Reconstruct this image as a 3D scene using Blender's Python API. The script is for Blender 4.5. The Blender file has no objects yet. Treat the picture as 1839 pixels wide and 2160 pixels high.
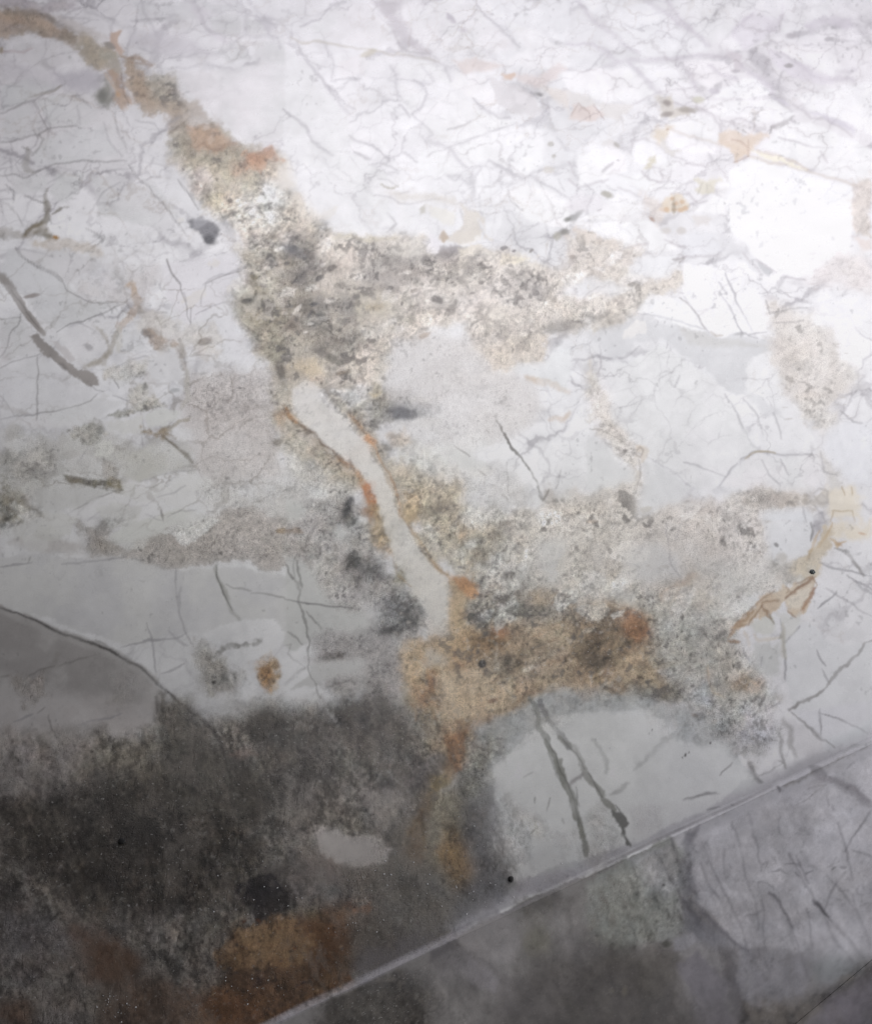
import bpy, bmesh, math, random
import numpy as np
from mathutils import Vector, Matrix

S = bpy.context.scene
COL = S.collection

# ---------------------------------------------------------------- camera
PITCH = math.radians(50)            # camera looks down at the stone
DIST = 1.0                          # metres to the middle of the view
FPX = 3200.0                        # focal length in photograph pixels
PW, PH = 1839.0, 2160.0
CAMP = np.array([0.0, -math.cos(PITCH) * DIST, math.sin(PITCH) * DIST])
FWD = np.array([0.0, math.cos(PITCH), -math.sin(PITCH)])
UPV = np.array([0.0, math.sin(PITCH), math.cos(PITCH)])
cd = bpy.data.cameras.new('camera')
cam = bpy.data.objects.new('camera', cd)
COL.objects.link(cam)
cam.location = CAMP
cam.rotation_euler = (math.pi / 2 - PITCH, 0, 0)
cd.sensor_fit = 'HORIZONTAL'
cd.sensor_width = 36.0
cd.lens = 36.0 * FPX / PW
cd.clip_start = 0.01
cd.clip_end = 100
cd.dof.use_dof = True
cd.dof.focus_distance = 0.97
cd.dof.aperture_fstop = 40.0
S.camera = cam

# ---------------------------------------------------------------- world, lamps, exposure
w = bpy.data.worlds.new('World')
S.world = w
w.use_nodes = True
bg = w.node_tree.nodes['Background']
bg.inputs[0].default_value = (0.80, 0.78, 0.86, 1)
bg.inputs[1].default_value = 0.07


def area(name, loc, target, sx, sy, power, color, spread=180):
    l = bpy.data.lights.new(name, 'AREA')
    l.shape = 'RECTANGLE'
    l.size, l.size_y = sx, sy
    l.energy = power
    l.color = color
    l.spread = math.radians(spread)
    o = bpy.data.objects.new(name, l)
    COL.objects.link(o)
    o.location = loc
    d = Vector(target) - Vector(loc)
    o.rotation_euler = d.to_track_quat('-Z', 'Y').to_euler()
    return o


area('overhead_fill_light', (-0.1, 0.12, 0.62), (0.04, 0.5, 0.0), 0.3, 0.3, 1.55, (1.0, 0.99, 0.98), 125)  # unseen lamp, added to lift the left and top of the slab
area('right_key_light', (0.56, 0.12, 0.48), (0.15, 0.42, 0.0), 0.35, 0.3, 2.0, (1.0, 0.99, 0.99))  # unseen key lamp, placed by fitting the slab's brightness; no window stands there
area('back_window_light', (0.25, 1.6, 0.8), (0.15, 0.45, 0.0), 1.5, 0.5, 9.0, (0.95, 0.915, 1.0))
area('side_fill_light', (1.15, -0.85, 0.12), (0.35, -0.2, -0.05), 0.6, 0.6, 11.0, (0.985, 0.98, 1.0))  # unseen lamp, added to brighten the front face
S.view_settings.view_transform = 'Standard'
S.view_settings.look = 'None'
S.view_settings.exposure = 0.04
S.view_settings.gamma = 1.0
S.render.filter_size = 0.95
S.render.resolution_x = 871
S.render.resolution_y = 1024

# ---------------------------------------------------------------- where the photograph's points lie on the stone
def on_top(px, py, z=0.0):
    """point of the level top of the stone seen at a traced point"""
    px = np.asarray(px, float); py = np.asarray(py, float)
    a = px - PW / 2; b = -(py - PH / 2)
    dx = a
    dy = FPX * FWD[1] + b * UPV[1]
    dz = FPX * FWD[2] + b * UPV[2]
    k = (z - CAMP[2]) / dz
    return np.stack([CAMP[0] + dx * k, CAMP[1] + dy * k, np.full_like(k, z)], -1)


def trace_xy(P):
    """the same mapping the other way round: stone point -> tracing coordinates"""
    V = P - CAMP
    d = V @ FWD
    x = V[..., 0] / d * FPX + PW / 2
    y = PH / 2 - (V @ UPV) / d * FPX
    return x, y


# ---------------------------------------------------------------- procedural stone colour field
Q = 2.0                                     # tracing units per cell
X0, Y0, X1, Y1 = -300.0, -300.0, 2160.0, 2460.0
NX, NY = int((X1 - X0) / Q), int((Y1 - Y0) / Q)
rng = np.random.default_rng(7)
PADN = 700


def vnoise(h, w_, cell):
    gh, gw = int(h / cell[1]) + 4, int(w_ / cell[0]) + 4
    g = rng.random((gh, gw)).astype(np.float32)
    y = np.arange(h, dtype=np.float32) / cell[1]; x = np.arange(w_, dtype=np.float32) / cell[0]
    yi = y.astype(int); xi = x.astype(int)
    fy = y - yi; fx = x - xi
    fy = (fy * fy * (3 - 2 * fy))[:, None]; fx = (fx * fx * (3 - 2 * fx))[None, :]
    r0 = g[yi]; r1 = g[yi + 1]
    a = r0[:, xi] * (1 - fx) + r0[:, xi + 1] * fx
    b = r1[:, xi] * (1 - fx) + r1[:, xi + 1] * fx
    return a * (1 - fy) + b * fy


def fbm(cell, octs=4, gain=0.55, asp=(1, 1)):
    h, w_ = NY + PADN, NX + PADN
    out = np.zeros((h, w_), np.float32); amp = 1; tot = 0
    for k in range(octs):
        c = cell / 2 ** k
        if c * min(asp) < 1.0:
            break
        out += amp * vnoise(h, w_, (max(1.0, c * asp[0]), max(1.0, c * asp[1])))
        tot += amp; amp *= gain
    out /= tot
    out -= out.mean(); out /= (out.std() * 3.0)
    return np.clip(out, -1, 1)              # -1..1


N = {}
for nm, c, o, asp in (('5', 2.5, 1, (1, 1)), ('10', 5, 2, (1, 1)), ('20', 10, 3, (1, 1)), ('40', 20, 4, (1, 1)),
                      ('80', 40, 5, (1, 1)), ('160', 80, 6, (1, 1)), ('320', 160, 7, (1, 1)), ('640', 320, 4, (1, 1)),
                      ('v', 9, 3, (0.45, 2.2)), ('h', 16, 3, (2.4, 0.6)), ('d', 6, 2, (1, 1))):
    N[nm] = fbm(c, o, 0.6 if nm != '640' else 0.5, asp)


def rnoise(cell, asp, deg, octs=4, gain=.6):
    '''streaky noise running along a direction'''
    h_, w_ = NY + PADN, NX + PADN
    Y, X = np.mgrid[0:h_, 0:w_].astype(np.float32)
    wx, wy = N['80'] * 14, np.roll(N['80'], 333, 0) * 14
    c, s = math.cos(math.radians(deg)), math.sin(math.radians(deg))
    A_ = ((X + wx) * c + (Y + wy) * s) / asp + 9000; B_ = -(X + wx) * s + (Y + wy) * c + 9000
    out = 0; amp = 1
    for k in range(octs):
        cc = max(1.2, cell / 2 ** k)
        g = rng.random((512, 512)).astype(np.float32)
        a, b = A_ / cc, B_ / cc
        i = np.floor(a).astype(np.int32); j = np.floor(b).astype(np.int32)
        u = a - i; v = b - j; u = u * u * (3 - 2 * u); v = v * v * (3 - 2 * v)
        i0, j0, i1, j1 = i & 511, j & 511, (i + 1) & 511, (j + 1) & 511
        out = out + amp * ((g[j0, i0] * (1 - u) + g[j0, i1] * u) * (1 - v) + (g[j1, i0] * (1 - u) + g[j1, i1] * u) * v)
        amp *= gain
    out -= out.mean(); out /= out.std() * 3
    return np.clip(out, -1, 1)


N['up'] = rnoise(12, 3.0, -32)
N['dn'] = rnoise(8, 3.6, 72)
N['fib'] = rnoise(3.2, 4.0, 66, 2)
N['dn2'] = rnoise(4.5, 5.0, 78, 3)
N['fiu'] = rnoise(3.2, 3.0, -40, 2)


class Box:
    def __init__(s, xs, ys, pad):
        s.i0 = max(0, int((min(xs) - pad - X0) / Q)); s.i1 = min(NX, int((max(xs) + pad - X0) / Q) + 2)
        s.j0 = max(0, int((min(ys) - pad - Y0) / Q)); s.j1 = min(NY, int((max(ys) + pad - Y0) / Q) + 2)
        s.ok = s.i1 > s.i0 and s.j1 > s.j0
        s.sl = (slice(s.j0, s.j1), slice(s.i0, s.i1))

    def xy(s):
        x = X0 + (np.arange(s.i0, s.i1) + .5) * Q
        y = Y0 + (np.arange(s.j0, s.j1) + .5) * Q
        return np.meshgrid(x.astype(np.float32), y.astype(np.float32))

    def n(s, k, off=0):
        ox, oy = (off * 137) % PADN, (off * 241) % PADN
        return N[k][s.j0 + oy:s.j1 + oy, s.i0 + ox:s.i1 + ox]


RGB = np.zeros((NY, NX, 3), np.float32)      # linear base colour
GRN = np.zeros((NY, NX), np.float32)         # how granular (unpolished, speckled) the stone is
MID = np.zeros((NY, NX), np.float32)         # how blotchy the grain is
TILES = dict(A=(0, 0), B=(600, 0), C=(1200, 0), D=(0, 500), E=(600, 500), F=(1239, 500), G=(0, 1050), H=(600, 1050),
             I=(1239, 1100), J=(0, 1560), K=(300, 1560), L=(740, 1560), M=(1239, 1560))


def pts(t, s):
    a = np.array([[float(v) for v in p.split(',')] for p in s.split()])
    if t == 'W':
        return a / 0.9592
    return a / 2.94 + np.array(TILES[t])


def lin(c):
    c = np.array(c, float) / 255
    return np.where(c <= .04045, c / 12.92, ((c + .055) / 1.055) ** 2.4).astype(np.float32)


def sstep(x, a, b):
    t = np.clip((x - a) / (b - a), 0, 1)
    return t * t * (3 - 2 * t)


CNT = [0]


def warp(b, X, Y, amp, k):
    big = '80' if amp > 5 else '40'
    X = X + amp * 1.6 * b.n(big, k) + amp * .6 * b.n('20', k + 3)
    Y = Y + amp * 1.6 * b.n(big, k + 5) + amp * .6 * b.n('20', k + 7)
    return X, Y


def put(b, m, col, col2=None, ts='80', grain=None, clean=None, con=1.4, mid=1.0):
    k = CNT[0]
    c = lin(col)[None, None, :]
    if col2 is not None:
        f = sstep(b.n(ts, k + 11) * con + b.n('20', k) * .25, -.8, .8)[..., None]
        c = c * (1 - f) + lin(col2)[None, None, :] * f
    m3 = m[..., None]
    RGB[b.sl] = RGB[b.sl] * (1 - m3) + c * m3
    if grain is not None:
        GRN[b.sl] = GRN[b.sl] * (1 - m) + grain * m
        MID[b.sl] = MID[b.sl] * (1 - m) + grain * mid * m


def R(t, s, col, a=1.0, soft=8, wp=6, rag=0.0, ragn='20', col2=None, ts='80', grain=None, clean=0.0, con=1.4, blk=0.0, mid=1.0):
    """a patch of stone with an uneven outline"""
    CNT[0] += 1; k = CNT[0]
    p = pts(t, s)
    b = Box(p[:, 0], p[:, 1], soft * 2 + wp * 3 + rag + 6)
    if not b.ok: return
    X, Y = b.xy(); X, Y = warp(b, X, Y, wp, k)
    d2 = np.full(X.shape, 1e9, np.float32); ins = np.zeros(X.shape, bool)
    q = np.roll(p, -1, 0)
    for (ax, ay), (bx, by) in zip(p, q):
        vx, vy = bx - ax, by - ay; L = vx * vx + vy * vy + 1e-6
        h = np.clip(((X - ax) * vx + (Y - ay) * vy) / L, 0, 1)
        d2 = np.minimum(d2, (X - ax - vx * h) ** 2 + (Y - ay - vy * h) ** 2)
        c = (ay > Y) != (by > Y)
        if by != ay:
            ins ^= c & (X < vx * (Y - ay) / (by - ay) + ax)
    d = np.sqrt(d2); d = np.where(ins, d, -d)
    if rag: d = d + rag * b.n(ragn, k + 1)
    if grain is None and a >= .95: grain = 0.0
    g_ = (grain or 0) * (mid * .8 + .1)
    d = d + (2.5 + 6 * g_) * b.n('10', k + 6) + (1.5 + 4 * g_) * b.n('5', k + 8) + 14 * g_ * b.n('40', k + 9)
    soft = soft * (1 + .5 * g_)
    m = sstep(d, -soft, soft) * a
    if blk: m = m * (1 - blk * sstep(b.n(ts, k + 20), -.2, .6))
    put(b, m, col, col2, ts, grain, clean, con, mid)


def V(t, s, wd, col, a=1.0, soft=2.0, wp=2.5, br=0.0, tp=.6, grain=None, clean=None, var=.5, brn='20', rag=0):
    """a vein or crack along a traced line"""
    CNT[0] += 1; k = CNT[0]
    p = pts(t, s)
    b = Box(p[:, 0], p[:, 1], wd + soft * 2 + wp * 3 + 6)
    if not b.ok: return
    X, Y = b.xy(); X, Y = warp(b, X, Y, wp, k)
    seg = np.hypot(*(p[1:] - p[:-1]).T); cum = np.concatenate([[0], np.cumsum(seg)]); tot = cum[-1] + 1e-6
    best = np.full(X.shape, 1e9, np.float32)
    for i in range(len(p) - 1):
        ax, ay = p[i]; bx, by = p[i + 1]
        vx, vy = bx - ax, by - ay; L = vx * vx + vy * vy + 1e-6
        h = np.clip(((X - ax) * vx + (Y - ay) * vy) / L, 0, 1)
        u = (cum[i] + h * seg[i]) / tot
        hw = wd * .5 * (1 - tp * np.abs(2 * u - 1) ** 3)
        best = np.minimum(best, np.sqrt((X - ax - vx * h) ** 2 + (Y - ay - vy * h) ** 2) - hw)
    best = best + wd * .25 * var * b.n('20', k + 2) + rag * b.n('10', k + 9)
    m = (1 - sstep(best, -soft * .6, soft)) * a * (.82 + .5 * b.n('80', k + 12))
    m = np.clip(m, 0, 1)
    if br: m = m * (1 - br * sstep(b.n(brn, k + 4), -.25, .35))
    put(b, m, col, None, '80', grain, clean)


def O(t, x, y, rx, ry, col, a=1.0, ang=0, soft=.5, rag=.35, grain=None, col2=None, n='40', blk=0):
    """a rounded inclusion or cloud"""
    CNT[0] += 1; k = CNT[0]
    c = pts(t, '%g,%g' % (x, y))[0]
    rx /= 2.94 if t != 'W' else .9592; ry /= 2.94 if t != 'W' else .9592
    r = max(rx, ry) * 1.8 + 6
    b = Box([c[0]], [c[1]], r)
    if not b.ok: return
    X, Y = b.xy(); ca, sa = math.cos(math.radians(ang)), math.sin(math.radians(ang))
    dx, dy = X - c[0], Y - c[1]
    d = np.hypot((dx * ca + dy * sa) / rx, (-dx * sa + dy * ca) / ry) + rag * 1.3 * b.n(n, k) + rag * .9 * b.n('20', k + 2) + rag * .5 * b.n('10', k + 5)
    m = (1 - sstep(d, 1 - soft, 1 + soft)) * a
    if blk: m = m * (1 - blk * sstep(b.n('20', k + 20), -.2, .4))
    put(b, m, col, col2, '40', grain)
# ---------------------------------------------------------------- base: pale fragments in a fine network
full = Box([X0, X1], [Y0, Y1], 0)


def vor(cell, amp, k, asp=1.35, wig=.5):
    X, Y = full.xy()
    X = (X + amp * full.n('160', k) * 1.6 + amp * wig * full.n('40', k + 1)) / (cell * asp)
    Y = (Y + amp * full.n('160', k + 2) * 1.6 + amp * wig * full.n('40', k + 3) + X * cell * .35) / cell
    g = np.random.default_rng(k).random((160, 160, 3)).astype(np.float32)
    xi = np.floor(X).astype(int); yi = np.floor(Y).astype(int)
    f1 = np.full(X.shape, 9., np.float32); f2 = f1.copy(); cid = np.zeros(X.shape, np.float32)
    for dj in (-1, 0, 1):
        for di in (-1, 0, 1):
            c = g[(yi + dj) % 160, (xi + di) % 160]
            d = np.hypot(xi + di + c[..., 0] - X, yi + dj + c[..., 1] - Y)
            n_ = d < f1
            f2 = np.where(n_, f1, np.minimum(f2, d)); cid = np.where(n_, c[..., 2], cid); f1 = np.where(n_, d, f1)
    return (f2 - f1) * cell, cid


WHITE = (234, 233, 236)
RGB[:] = lin(WHITE)
e1, id1 = vor(150, 26, 3, 1.35, .16)
e2, id2 = vor(62, 14, 5, 1.35, .25)
tone = 1 - .10 * sstep(full.n('320', 1), -.3, .7) - .05 * (id1 - .3) - .03 * (id2 - .5) - .03 * full.n('40', 4)
RGB *= tone[..., None]
cool = sstep(full.n('640', 9), -.5, .5)[..., None]
RGB *= (1 - cool) * np.array([1, .985, .99], np.float32) + cool * np.array([.985, 1., 1.0], np.float32)
up_ = sstep(-np.broadcast_to(((np.arange(NY) + .5) * Q + Y0)[:, None], e1.shape) + ((np.arange(NX) + .5) * Q + X0)[None, :] * .35, -900, -350)
zw = .45 + .55 * up_
e3, id3 = vor(230, 34, 8, 1.7, .12)
wv = 4 + 7 * sstep(full.n('160', 15), -.5, .6) + 3 * full.n('40', 16)
ln = (.5 * (1 - sstep(e3, wv * .2, wv * 1.5)) * sstep(full.n('320', 17), -.7, .1)
      + .42 * (1 - sstep(e1, wv * .15, wv * 1.1)) * sstep(full.n('160', 12), -.35, .3)
      + .3 * (1 - sstep(e2, .5, 5)) * sstep(full.n('160', 14), -.05, .45)) * zw
ln += .28 * (1 - sstep(e3, 4, 34)) * sstep(full.n('160', 22), -.1, .6) * zw          # grey clouding along the seams
ln = np.clip(ln, 0, .75)[..., None]
RGB[:] = RGB * (1 - ln) + RGB * ln * np.array([.42, .40, .43], np.float32)
RGB *= (1 - up_ * .07 * (id3 - .4) - up_ * .05 * (id1 - .5))[..., None]

LG = (206, 206, 209)      # light grey
MG = (168, 168, 170)
DG = (120, 120, 120)
HL = (120, 116, 116)      # hairline
HS = (150, 148, 154)      # soft line
TP = (188, 180, 168)      # taupe
TAN = (190, 172, 145)
RUST = (176, 130, 88)
ORG = (196, 140, 88)

# traced clean fragments between the seams
FRAG = [('C', '90,20 470,0 700,170 860,280 860,330 650,350 440,340 240,180', 236), ('C', '500,0 1160,0 1140,80 1020,200 900,270 740,170 620,60', 232),
        ('C', '700,370 960,370 1020,450 870,540 760,480', 238), ('C', '400,410 640,390 720,470 780,540 570,570 480,490', 239),
        ('C', '-60,440 230,420 380,420 540,570 400,640 200,620 0,550', 238), ('C', '940,560 1080,480 1180,490 1280,570 1100,610 900,600', 242),
        ('C', '840,625 1280,615 1400,700 1370,750 1150,760 1060,720 960,730 860,680', 241), ('C', '1290,300 1380,265 1650,335 1700,430 1630,475 1420,375', 238),
        ('C', '1400,590 1900,500 1900,850 1764,780 1500,690', 240), ('C', '1280,770 1430,755 1560,780 1764,870 1900,940 1900,1150 1640,1095 1480,1035 1240,930 1180,910 1260,840', 241),
        ('C', '1000,1050 1130,975 1300,1015 1480,1065 1640,1125 1764,1155 1740,1560 1560,1680 1400,1710 1280,1640 1130,1560 980,1400 980,1150', 245),
        ('C', '620,725 760,705 880,725 935,790 925,880 780,845 630,790', 241), ('C', '600,845 780,865 915,905 900,945 760,955 660,905', 240),
        ('C', '390,905 470,885 560,955 690,1010 640,1040 400,1005', 240), ('C', '60,950 300,900 370,965 355,1060 240,1100 60,1145', 237),
        ('C', '280,1110 450,1060 560,1140 760,1125 650,1180 500,1185 380,1150', 238), ('C', '300,1190 450,1240 470,1340 340,1400 60,1360 200,1300', 238),
        ('C', '940,1080 990,1150 960,1340 880,1330 760,1300 860,1250', 242), ('C', '60,1390 480,1330 600,1470 690,1540 560,1560 330,1540 280,1480', 240),
        ('C', '900,260 1020,230 1240,250 1200,290 1060,320', 236), ('C', '1030,180 1100,130 1190,120 1260,210 1180,260 1060,300', 234), ('C', '1290,0 1620,0 1600,100 1450,160 1320,210', 236),
        ('C', '1420,700 1100,900 1160,900 1280,770', 236),
        ('B', '1030,925 1290,825 1440,785 1600,800 1600,1000 1500,1095 1430,1065 1260,985 1140,1030', 236), ('B', '740,60 980,0 1200,40 1340,190 1440,300 1340,325 920,315 800,230', 229),
        ('B', '830,960 940,905 1010,930 1105,1040 1000,1100 840,1085', 232), ('B', '820,705 1000,560 1180,640 1260,705 1420,745 1280,805 1030,900 925,845', 232),
        ('B', '340,380 500,330 520,420 460,475 335,480', 229), ('B', '-40,310 60,310 190,460 370,710 430,860 400,930 640,1080 660,1400 340,1450 200,1390 0,1170', 229),
        ('B', '130,170 300,60 480,10 600,100 640,190 600,280 400,270 250,240', 228), ('B', '1220,20 1764,0 1764,250 1680,240 1540,150 1340,110', 233),
        ('B', '1360,120 1530,170 1680,260 1764,300 1764,400 1540,440 1360,390 1500,290', 235), ('B', '1060,450 1250,490 1330,620 1250,670 1180,610 1050,540', 233),
        ('B', '700,350 860,370 1000,420 1030,510 900,500 720,480', 230), ('B', '720,510 800,505 870,580 790,700 720,620', 230), ('B', '1180,690 1350,740 1420,760 1290,800', 233),
        ('B', '480,1090 560,1200 720,1260 820,1380 700,1440 680,1120', 230), ('B', '1380,1180 1480,1130 1640,1180 1764,1260 1764,1420 1500,1360 1420,1260', 236),
        ('A', '830,10 1180,10 1230,110 1000,130 900,160', 213), ('A', '1310,110 1480,70 1510,200 1430,250 1330,190', 214), ('A', '1250,20 1480,10 1500,60 1330,80', 213),
        ('A', '1540,130 1640,120 1700,190 1620,220 1540,210', 217), ('A', '1110,440 1500,420 1764,300 1764,860 1520,870 1300,690 1180,580', 219), ('A', '1350,310 1480,240 1560,350 1420,380', 215),
        ('A', '1560,260 1764,250 1764,400 1600,370', 215), ('A', '10,540 190,470 400,540 200,610 20,690', 214), ('A', '20,710 190,640 270,790 240,830 20,880', 216),
        ('A', '230,620 450,560 640,680 700,740 700,860 600,760 480,780 310,790', 219), ('A', '270,850 480,800 640,790 740,960 560,985 330,1010 220,1040 210,960', 220),
        ('A', '50,1090 200,1100 280,1080 300,1180 140,1200 100,1200', 219), ('A', '340,1080 520,1070 480,1200 380,1250 320,1200', 219), ('A', '560,1090 760,1080 930,1180 1000,1270 1130,1460 900,1400 620,1330', 217),
        ('A', '80,270 340,240 440,270 460,380 300,420 100,360', 215), ('A', '870,1100 980,1160 1100,1320 1160,1400 1060,1330', 215), ('A', '0,1550 380,1540 560,1600 640,1640 420,1764 360,1700 120,1600', 212),
        ('D', '60,70 340,220 520,390 760,400 500,520 340,580 240,500 140,350 0,230', 214), ('D', '360,600 640,480 700,520 640,700 500,790 420,720', 222), ('D', '0,520 120,500 220,600 240,710 0,790', 216),
        ('D', '20,820 260,740 470,880 590,960 400,1060 20,1120', 220), ('D', '20,1140 240,1100 620,1000 760,1020 620,1120 480,1190 240,1180', 221), ('D', '750,580 880,560 900,680 760,740', 220),
        ('F', '60,765 240,785 460,665 640,775 820,915 930,1095 1000,1235 1070,1325 1000,1340 860,1470 760,1590 640,1550 520,1450 370,1350 300,1265 120,1120', 233),
        ('F', '870,1480 980,1380 1080,1345 1180,1370 1440,1340 1440,1500 1390,1580 1250,1585 1100,1560 850,1545', 232), ('F', '1000,740 1140,710 1200,900 1300,1080 1430,1310 1220,1330 1090,1310 1040,1130 980,960', 236)]
for q_, (t_, s_, v_) in enumerate(FRAG):
    d_ = (q_ * 7 % 5) - 2
    R(t_, s_, (v_ + d_, v_ - 1, v_ + 2), .88, 4, 3, col2=(v_ - 5, v_ - 4, v_ - 3), ts='160')

    # thin continuous seams over and between the fragments
def seams(cell, amp, k, asp, wig, wd, al, mk_, tint=(.50, .48, .50)):
    e_, _ = vor(cell, amp, k, asp, wig)
    m_ = al * (1 - sstep(e_, wd * .25, wd)) * mk_ + al * .28 * (1 - sstep(e_, wd, wd * 4.5)) * mk_ * sstep(full.n('160', k + 3), -.3, .5)
    m_ = (m_ * (.75 + .6 * full.n('80', k + 4)))[..., None]
    RGB[:] = RGB * (1 - m_) + RGB * m_ * np.array(tint, np.float32)


seams(190, 46, 21, 1.5, .10, 5, .50, zw * sstep(full.n('640', 23), -.8, 0))
seams(84, 26, 24, 1.5, .14, 4, .40, zw * sstep(full.n('320', 25), -.25, .3))
seams(120, 60, 26, 2.2, .2, 5, .38, zw * sstep(full.n('320', 27), -.1, .4), (.60, .52, .44))
seams(40, 16, 28, 1.3, .2, 3.2, .34, zw * sstep(full.n('160', 29), .1, .5))

# ================================================================ soft grey clouds in the white
R('B', '550,0 740,0 700,60 690,110 740,190 820,270 900,330 860,350 780,320 700,300 660,220 640,160 600,80', (190, 184, 190), .8, 8, 8)
R('A', '830,200 1100,180 1200,260 1300,340 1150,330 1000,330 900,300 840,260', (200, 196, 203), .7, 14, 8)
R('A', '1180,0 1300,60 1260,130 1330,200 1440,260 1380,270 1290,210 1230,120', (204, 199, 206), .8, 8, 6)
R('A', '1600,90 1680,110 1700,180 1690,260 1640,150', (186, 183, 190), .8, 6, 5)
R('A', '330,440 480,420 620,430 640,520 560,560 430,540 350,500', (188, 184, 192), .9, 12, 7)
R('A', '0,380 150,400 320,460 420,520 300,540 100,520 0,500', (205, 201, 207), .6, 16, 7)
R('B', '1250,490 1450,520 1560,580 1610,700 1560,720 1440,690 1330,620 1290,560', (206, 203, 205), .9, 4, 5)
R('B', '1440,560 1500,590 1480,640 1420,640', (222, 219, 222), .7, 4, 4)
R('B', '1050,370 1180,350 1340,410 1280,450 1100,450', (212, 198, 192), .8, 7, 6)
R('B', '1420,450 1560,470 1700,410 1740,430 1640,520 1560,540 1480,500', (214, 200, 196), .8, 7, 6)
R('B', '1600,550 1764,560 1764,700 1680,640', (214, 205, 196), .8, 7, 6)
R('C', '0,560 100,590 240,640 400,650 380,700 300,740 220,720 180,640 0,640', (212, 208, 204), .8, 5, 5)
R('C', '0,640 160,640 220,720 120,760 60,750 0,730', (212, 196, 188), .9, 5, 5)
V('C', '60,690 80,660 110,690', 3, (160, 140, 134), .8)
V('C', '150,650 190,690 215,745', 3, (160, 140, 134), .8)
V('C', '10,720 60,640 120,690 130,740', 2.5, (170, 150, 140), .8)
R('F', '0,570 300,520 700,560 930,600 1120,640 1150,720 1020,740 990,860 990,960 930,970 820,900 640,760 460,640 300,640 240,730 160,760 0,620', (211, 212, 215), .85, 5, 5)
R('F', '560,540 740,590 800,620 1000,650 1100,690 900,690 720,670 640,650', (198, 197, 194), .6, 8, 6)
R('F', '980,960 1080,1000 1220,1110 1120,1130 1040,1050', (212, 213, 216), .7, 5, 5)
R('F', '860,980 930,1090 1000,1230 1060,1320 1010,1280 940,1150', (208, 209, 212), .7, 3, 5)
R('W', '1480,430 1560,440 1720,400 1730,440 1690,530 1610,560 1560,550 1500,480', (246, 246, 250), .9, 5, 5)
R('C', '700,1450 900,1450 960,1560 880,1590 740,1600 700,1520', (222, 223, 228), .8, 8, 5)
R('C', '920,1440 1070,1520 1160,1610 1260,1690 1200,1720 1080,1620 960,1560', (216, 216, 220), .8, 5, 5)
R('C', '1160,1600 1280,1670 1240,1700 1180,1660', (186, 188, 192), .8, 4, 4)
R('C', '1480,160 1640,110 1764,100 1764,180 1660,150 1560,170 1500,200', (206, 200, 210), .8, 7, 5)
R('C', '1240,330 1420,380 1560,460 1700,500 1560,520 1400,480 1280,390', (214, 208, 218), .8, 6, 5)
R('C', '1280,600 1400,640 1470,700 1600,740 1764,840 1764,790 1640,720 1500,700', (200, 195, 208), .8, 5, 6, rag=6)
R('C', '990,290 1080,330 1090,400 1060,450 1020,440 1030,380 980,330', (200, 192, 198), .9, 5, 5)
R('C', '1340,30 1350,100 1280,180 1230,240 1150,280 1080,300 1020,220 1100,80 1160,70 1200,110 1300,120', (214, 208, 218), .7, 7, 5)

# left side greys
R('D', '550,200 740,180 980,180 1020,260 920,330 880,420 760,430 640,400 560,390 460,330 540,260', (196, 188, 186), .55, 10, 8, rag=10, col2=(206, 204, 206), grain=.35)
R('D', '850,440 1000,450 1060,480 1120,540 1300,540 1360,620 1340,720 1240,740 1180,700 1080,680 980,680 920,620 860,560', (194, 182, 168), .65, 8, 8, rag=10, col2=(206, 200, 192), grain=.45)
R('D', '600,560 640,560 680,700 640,780 540,800 520,780 620,740 660,680', (178, 172, 160), .7, 5, 5, grain=.3)
R('W', '0,870 90,880 200,870 280,900 330,880 380,900 400,950 340,960 280,940 240,990 150,985 60,1000 0,1010', (182, 178, 168), .55, 7, 8, rag=14, col2=(160, 158, 148), grain=.75, mid=.22)
R('W', '385,760 470,740 560,745 570,800 565,860 560,920 600,950 560,990 500,980 430,980 400,950 380,880 370,830', (190, 183, 179), .85, 18, 8, rag=24, ragn='80', col2=(200, 194, 191), grain=.7, mid=.22)
R('W', '430,760 520,780 500,840 430,860 400,810', (168, 160, 156), .5, 24, 8, rag=16, grain=1, mid=.22)
R('W', '400,980 520,980 640,960 700,1000 700,1120 700,1180 640,1210 600,1140 540,1120 560,1080 500,1030 420,1040', (182, 178, 172), .65, 18, 8, rag=22, col2=(205, 203, 200), grain=.9, mid=.22)
R('W', '190,1085 250,1110 300,1080 380,1060 430,1040 500,1020 590,1060 640,1080 640,1140 600,1150 540,1150 500,1130 460,1135 400,1140 350,1155 290,1150 250,1125 200,1115', (164, 156, 148), .9, 4, 6, rag=7, col2=(178, 170, 164), grain=1, mid=.22)
R('G', '460,160 560,200 640,150 740,100 860,100 780,140 680,180 660,260 760,310 860,330 780,370 640,340 560,340 560,260', (136, 128, 118), .8, 4, 5, rag=6, grain=.9)
R('G', '690,230 880,140 1000,100 1120,80 1250,90 1180,140 1050,190 900,270 800,300 720,290', (216, 217, 214), 1, 4, 5)
R('G', '240,200 400,240 500,280 540,330 420,340 200,330 60,280 100,240', (186, 180, 176), .6, 10, 8)
R('G', '0,20 60,20 200,40 250,110 160,100 100,140 60,200 0,220', (118, 112, 98), .8, 7, 6, rag=8, grain=.8)
R('W', '0,1000 60,990 50,1060 0,1080', (140, 134, 118), .7, 7, 6, rag=8, grain=.8)
R('W', '-60,1130 100,1130 260,1130 380,1155 470,1145 560,1160 640,1200 700,1230 740,1260 600,1300 560,1250 430,1270 330,1290 250,1310 180,1280 100,1250 0,1230', (213, 213, 213), 1, 4, 6, col2=(205, 205, 208))
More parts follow.
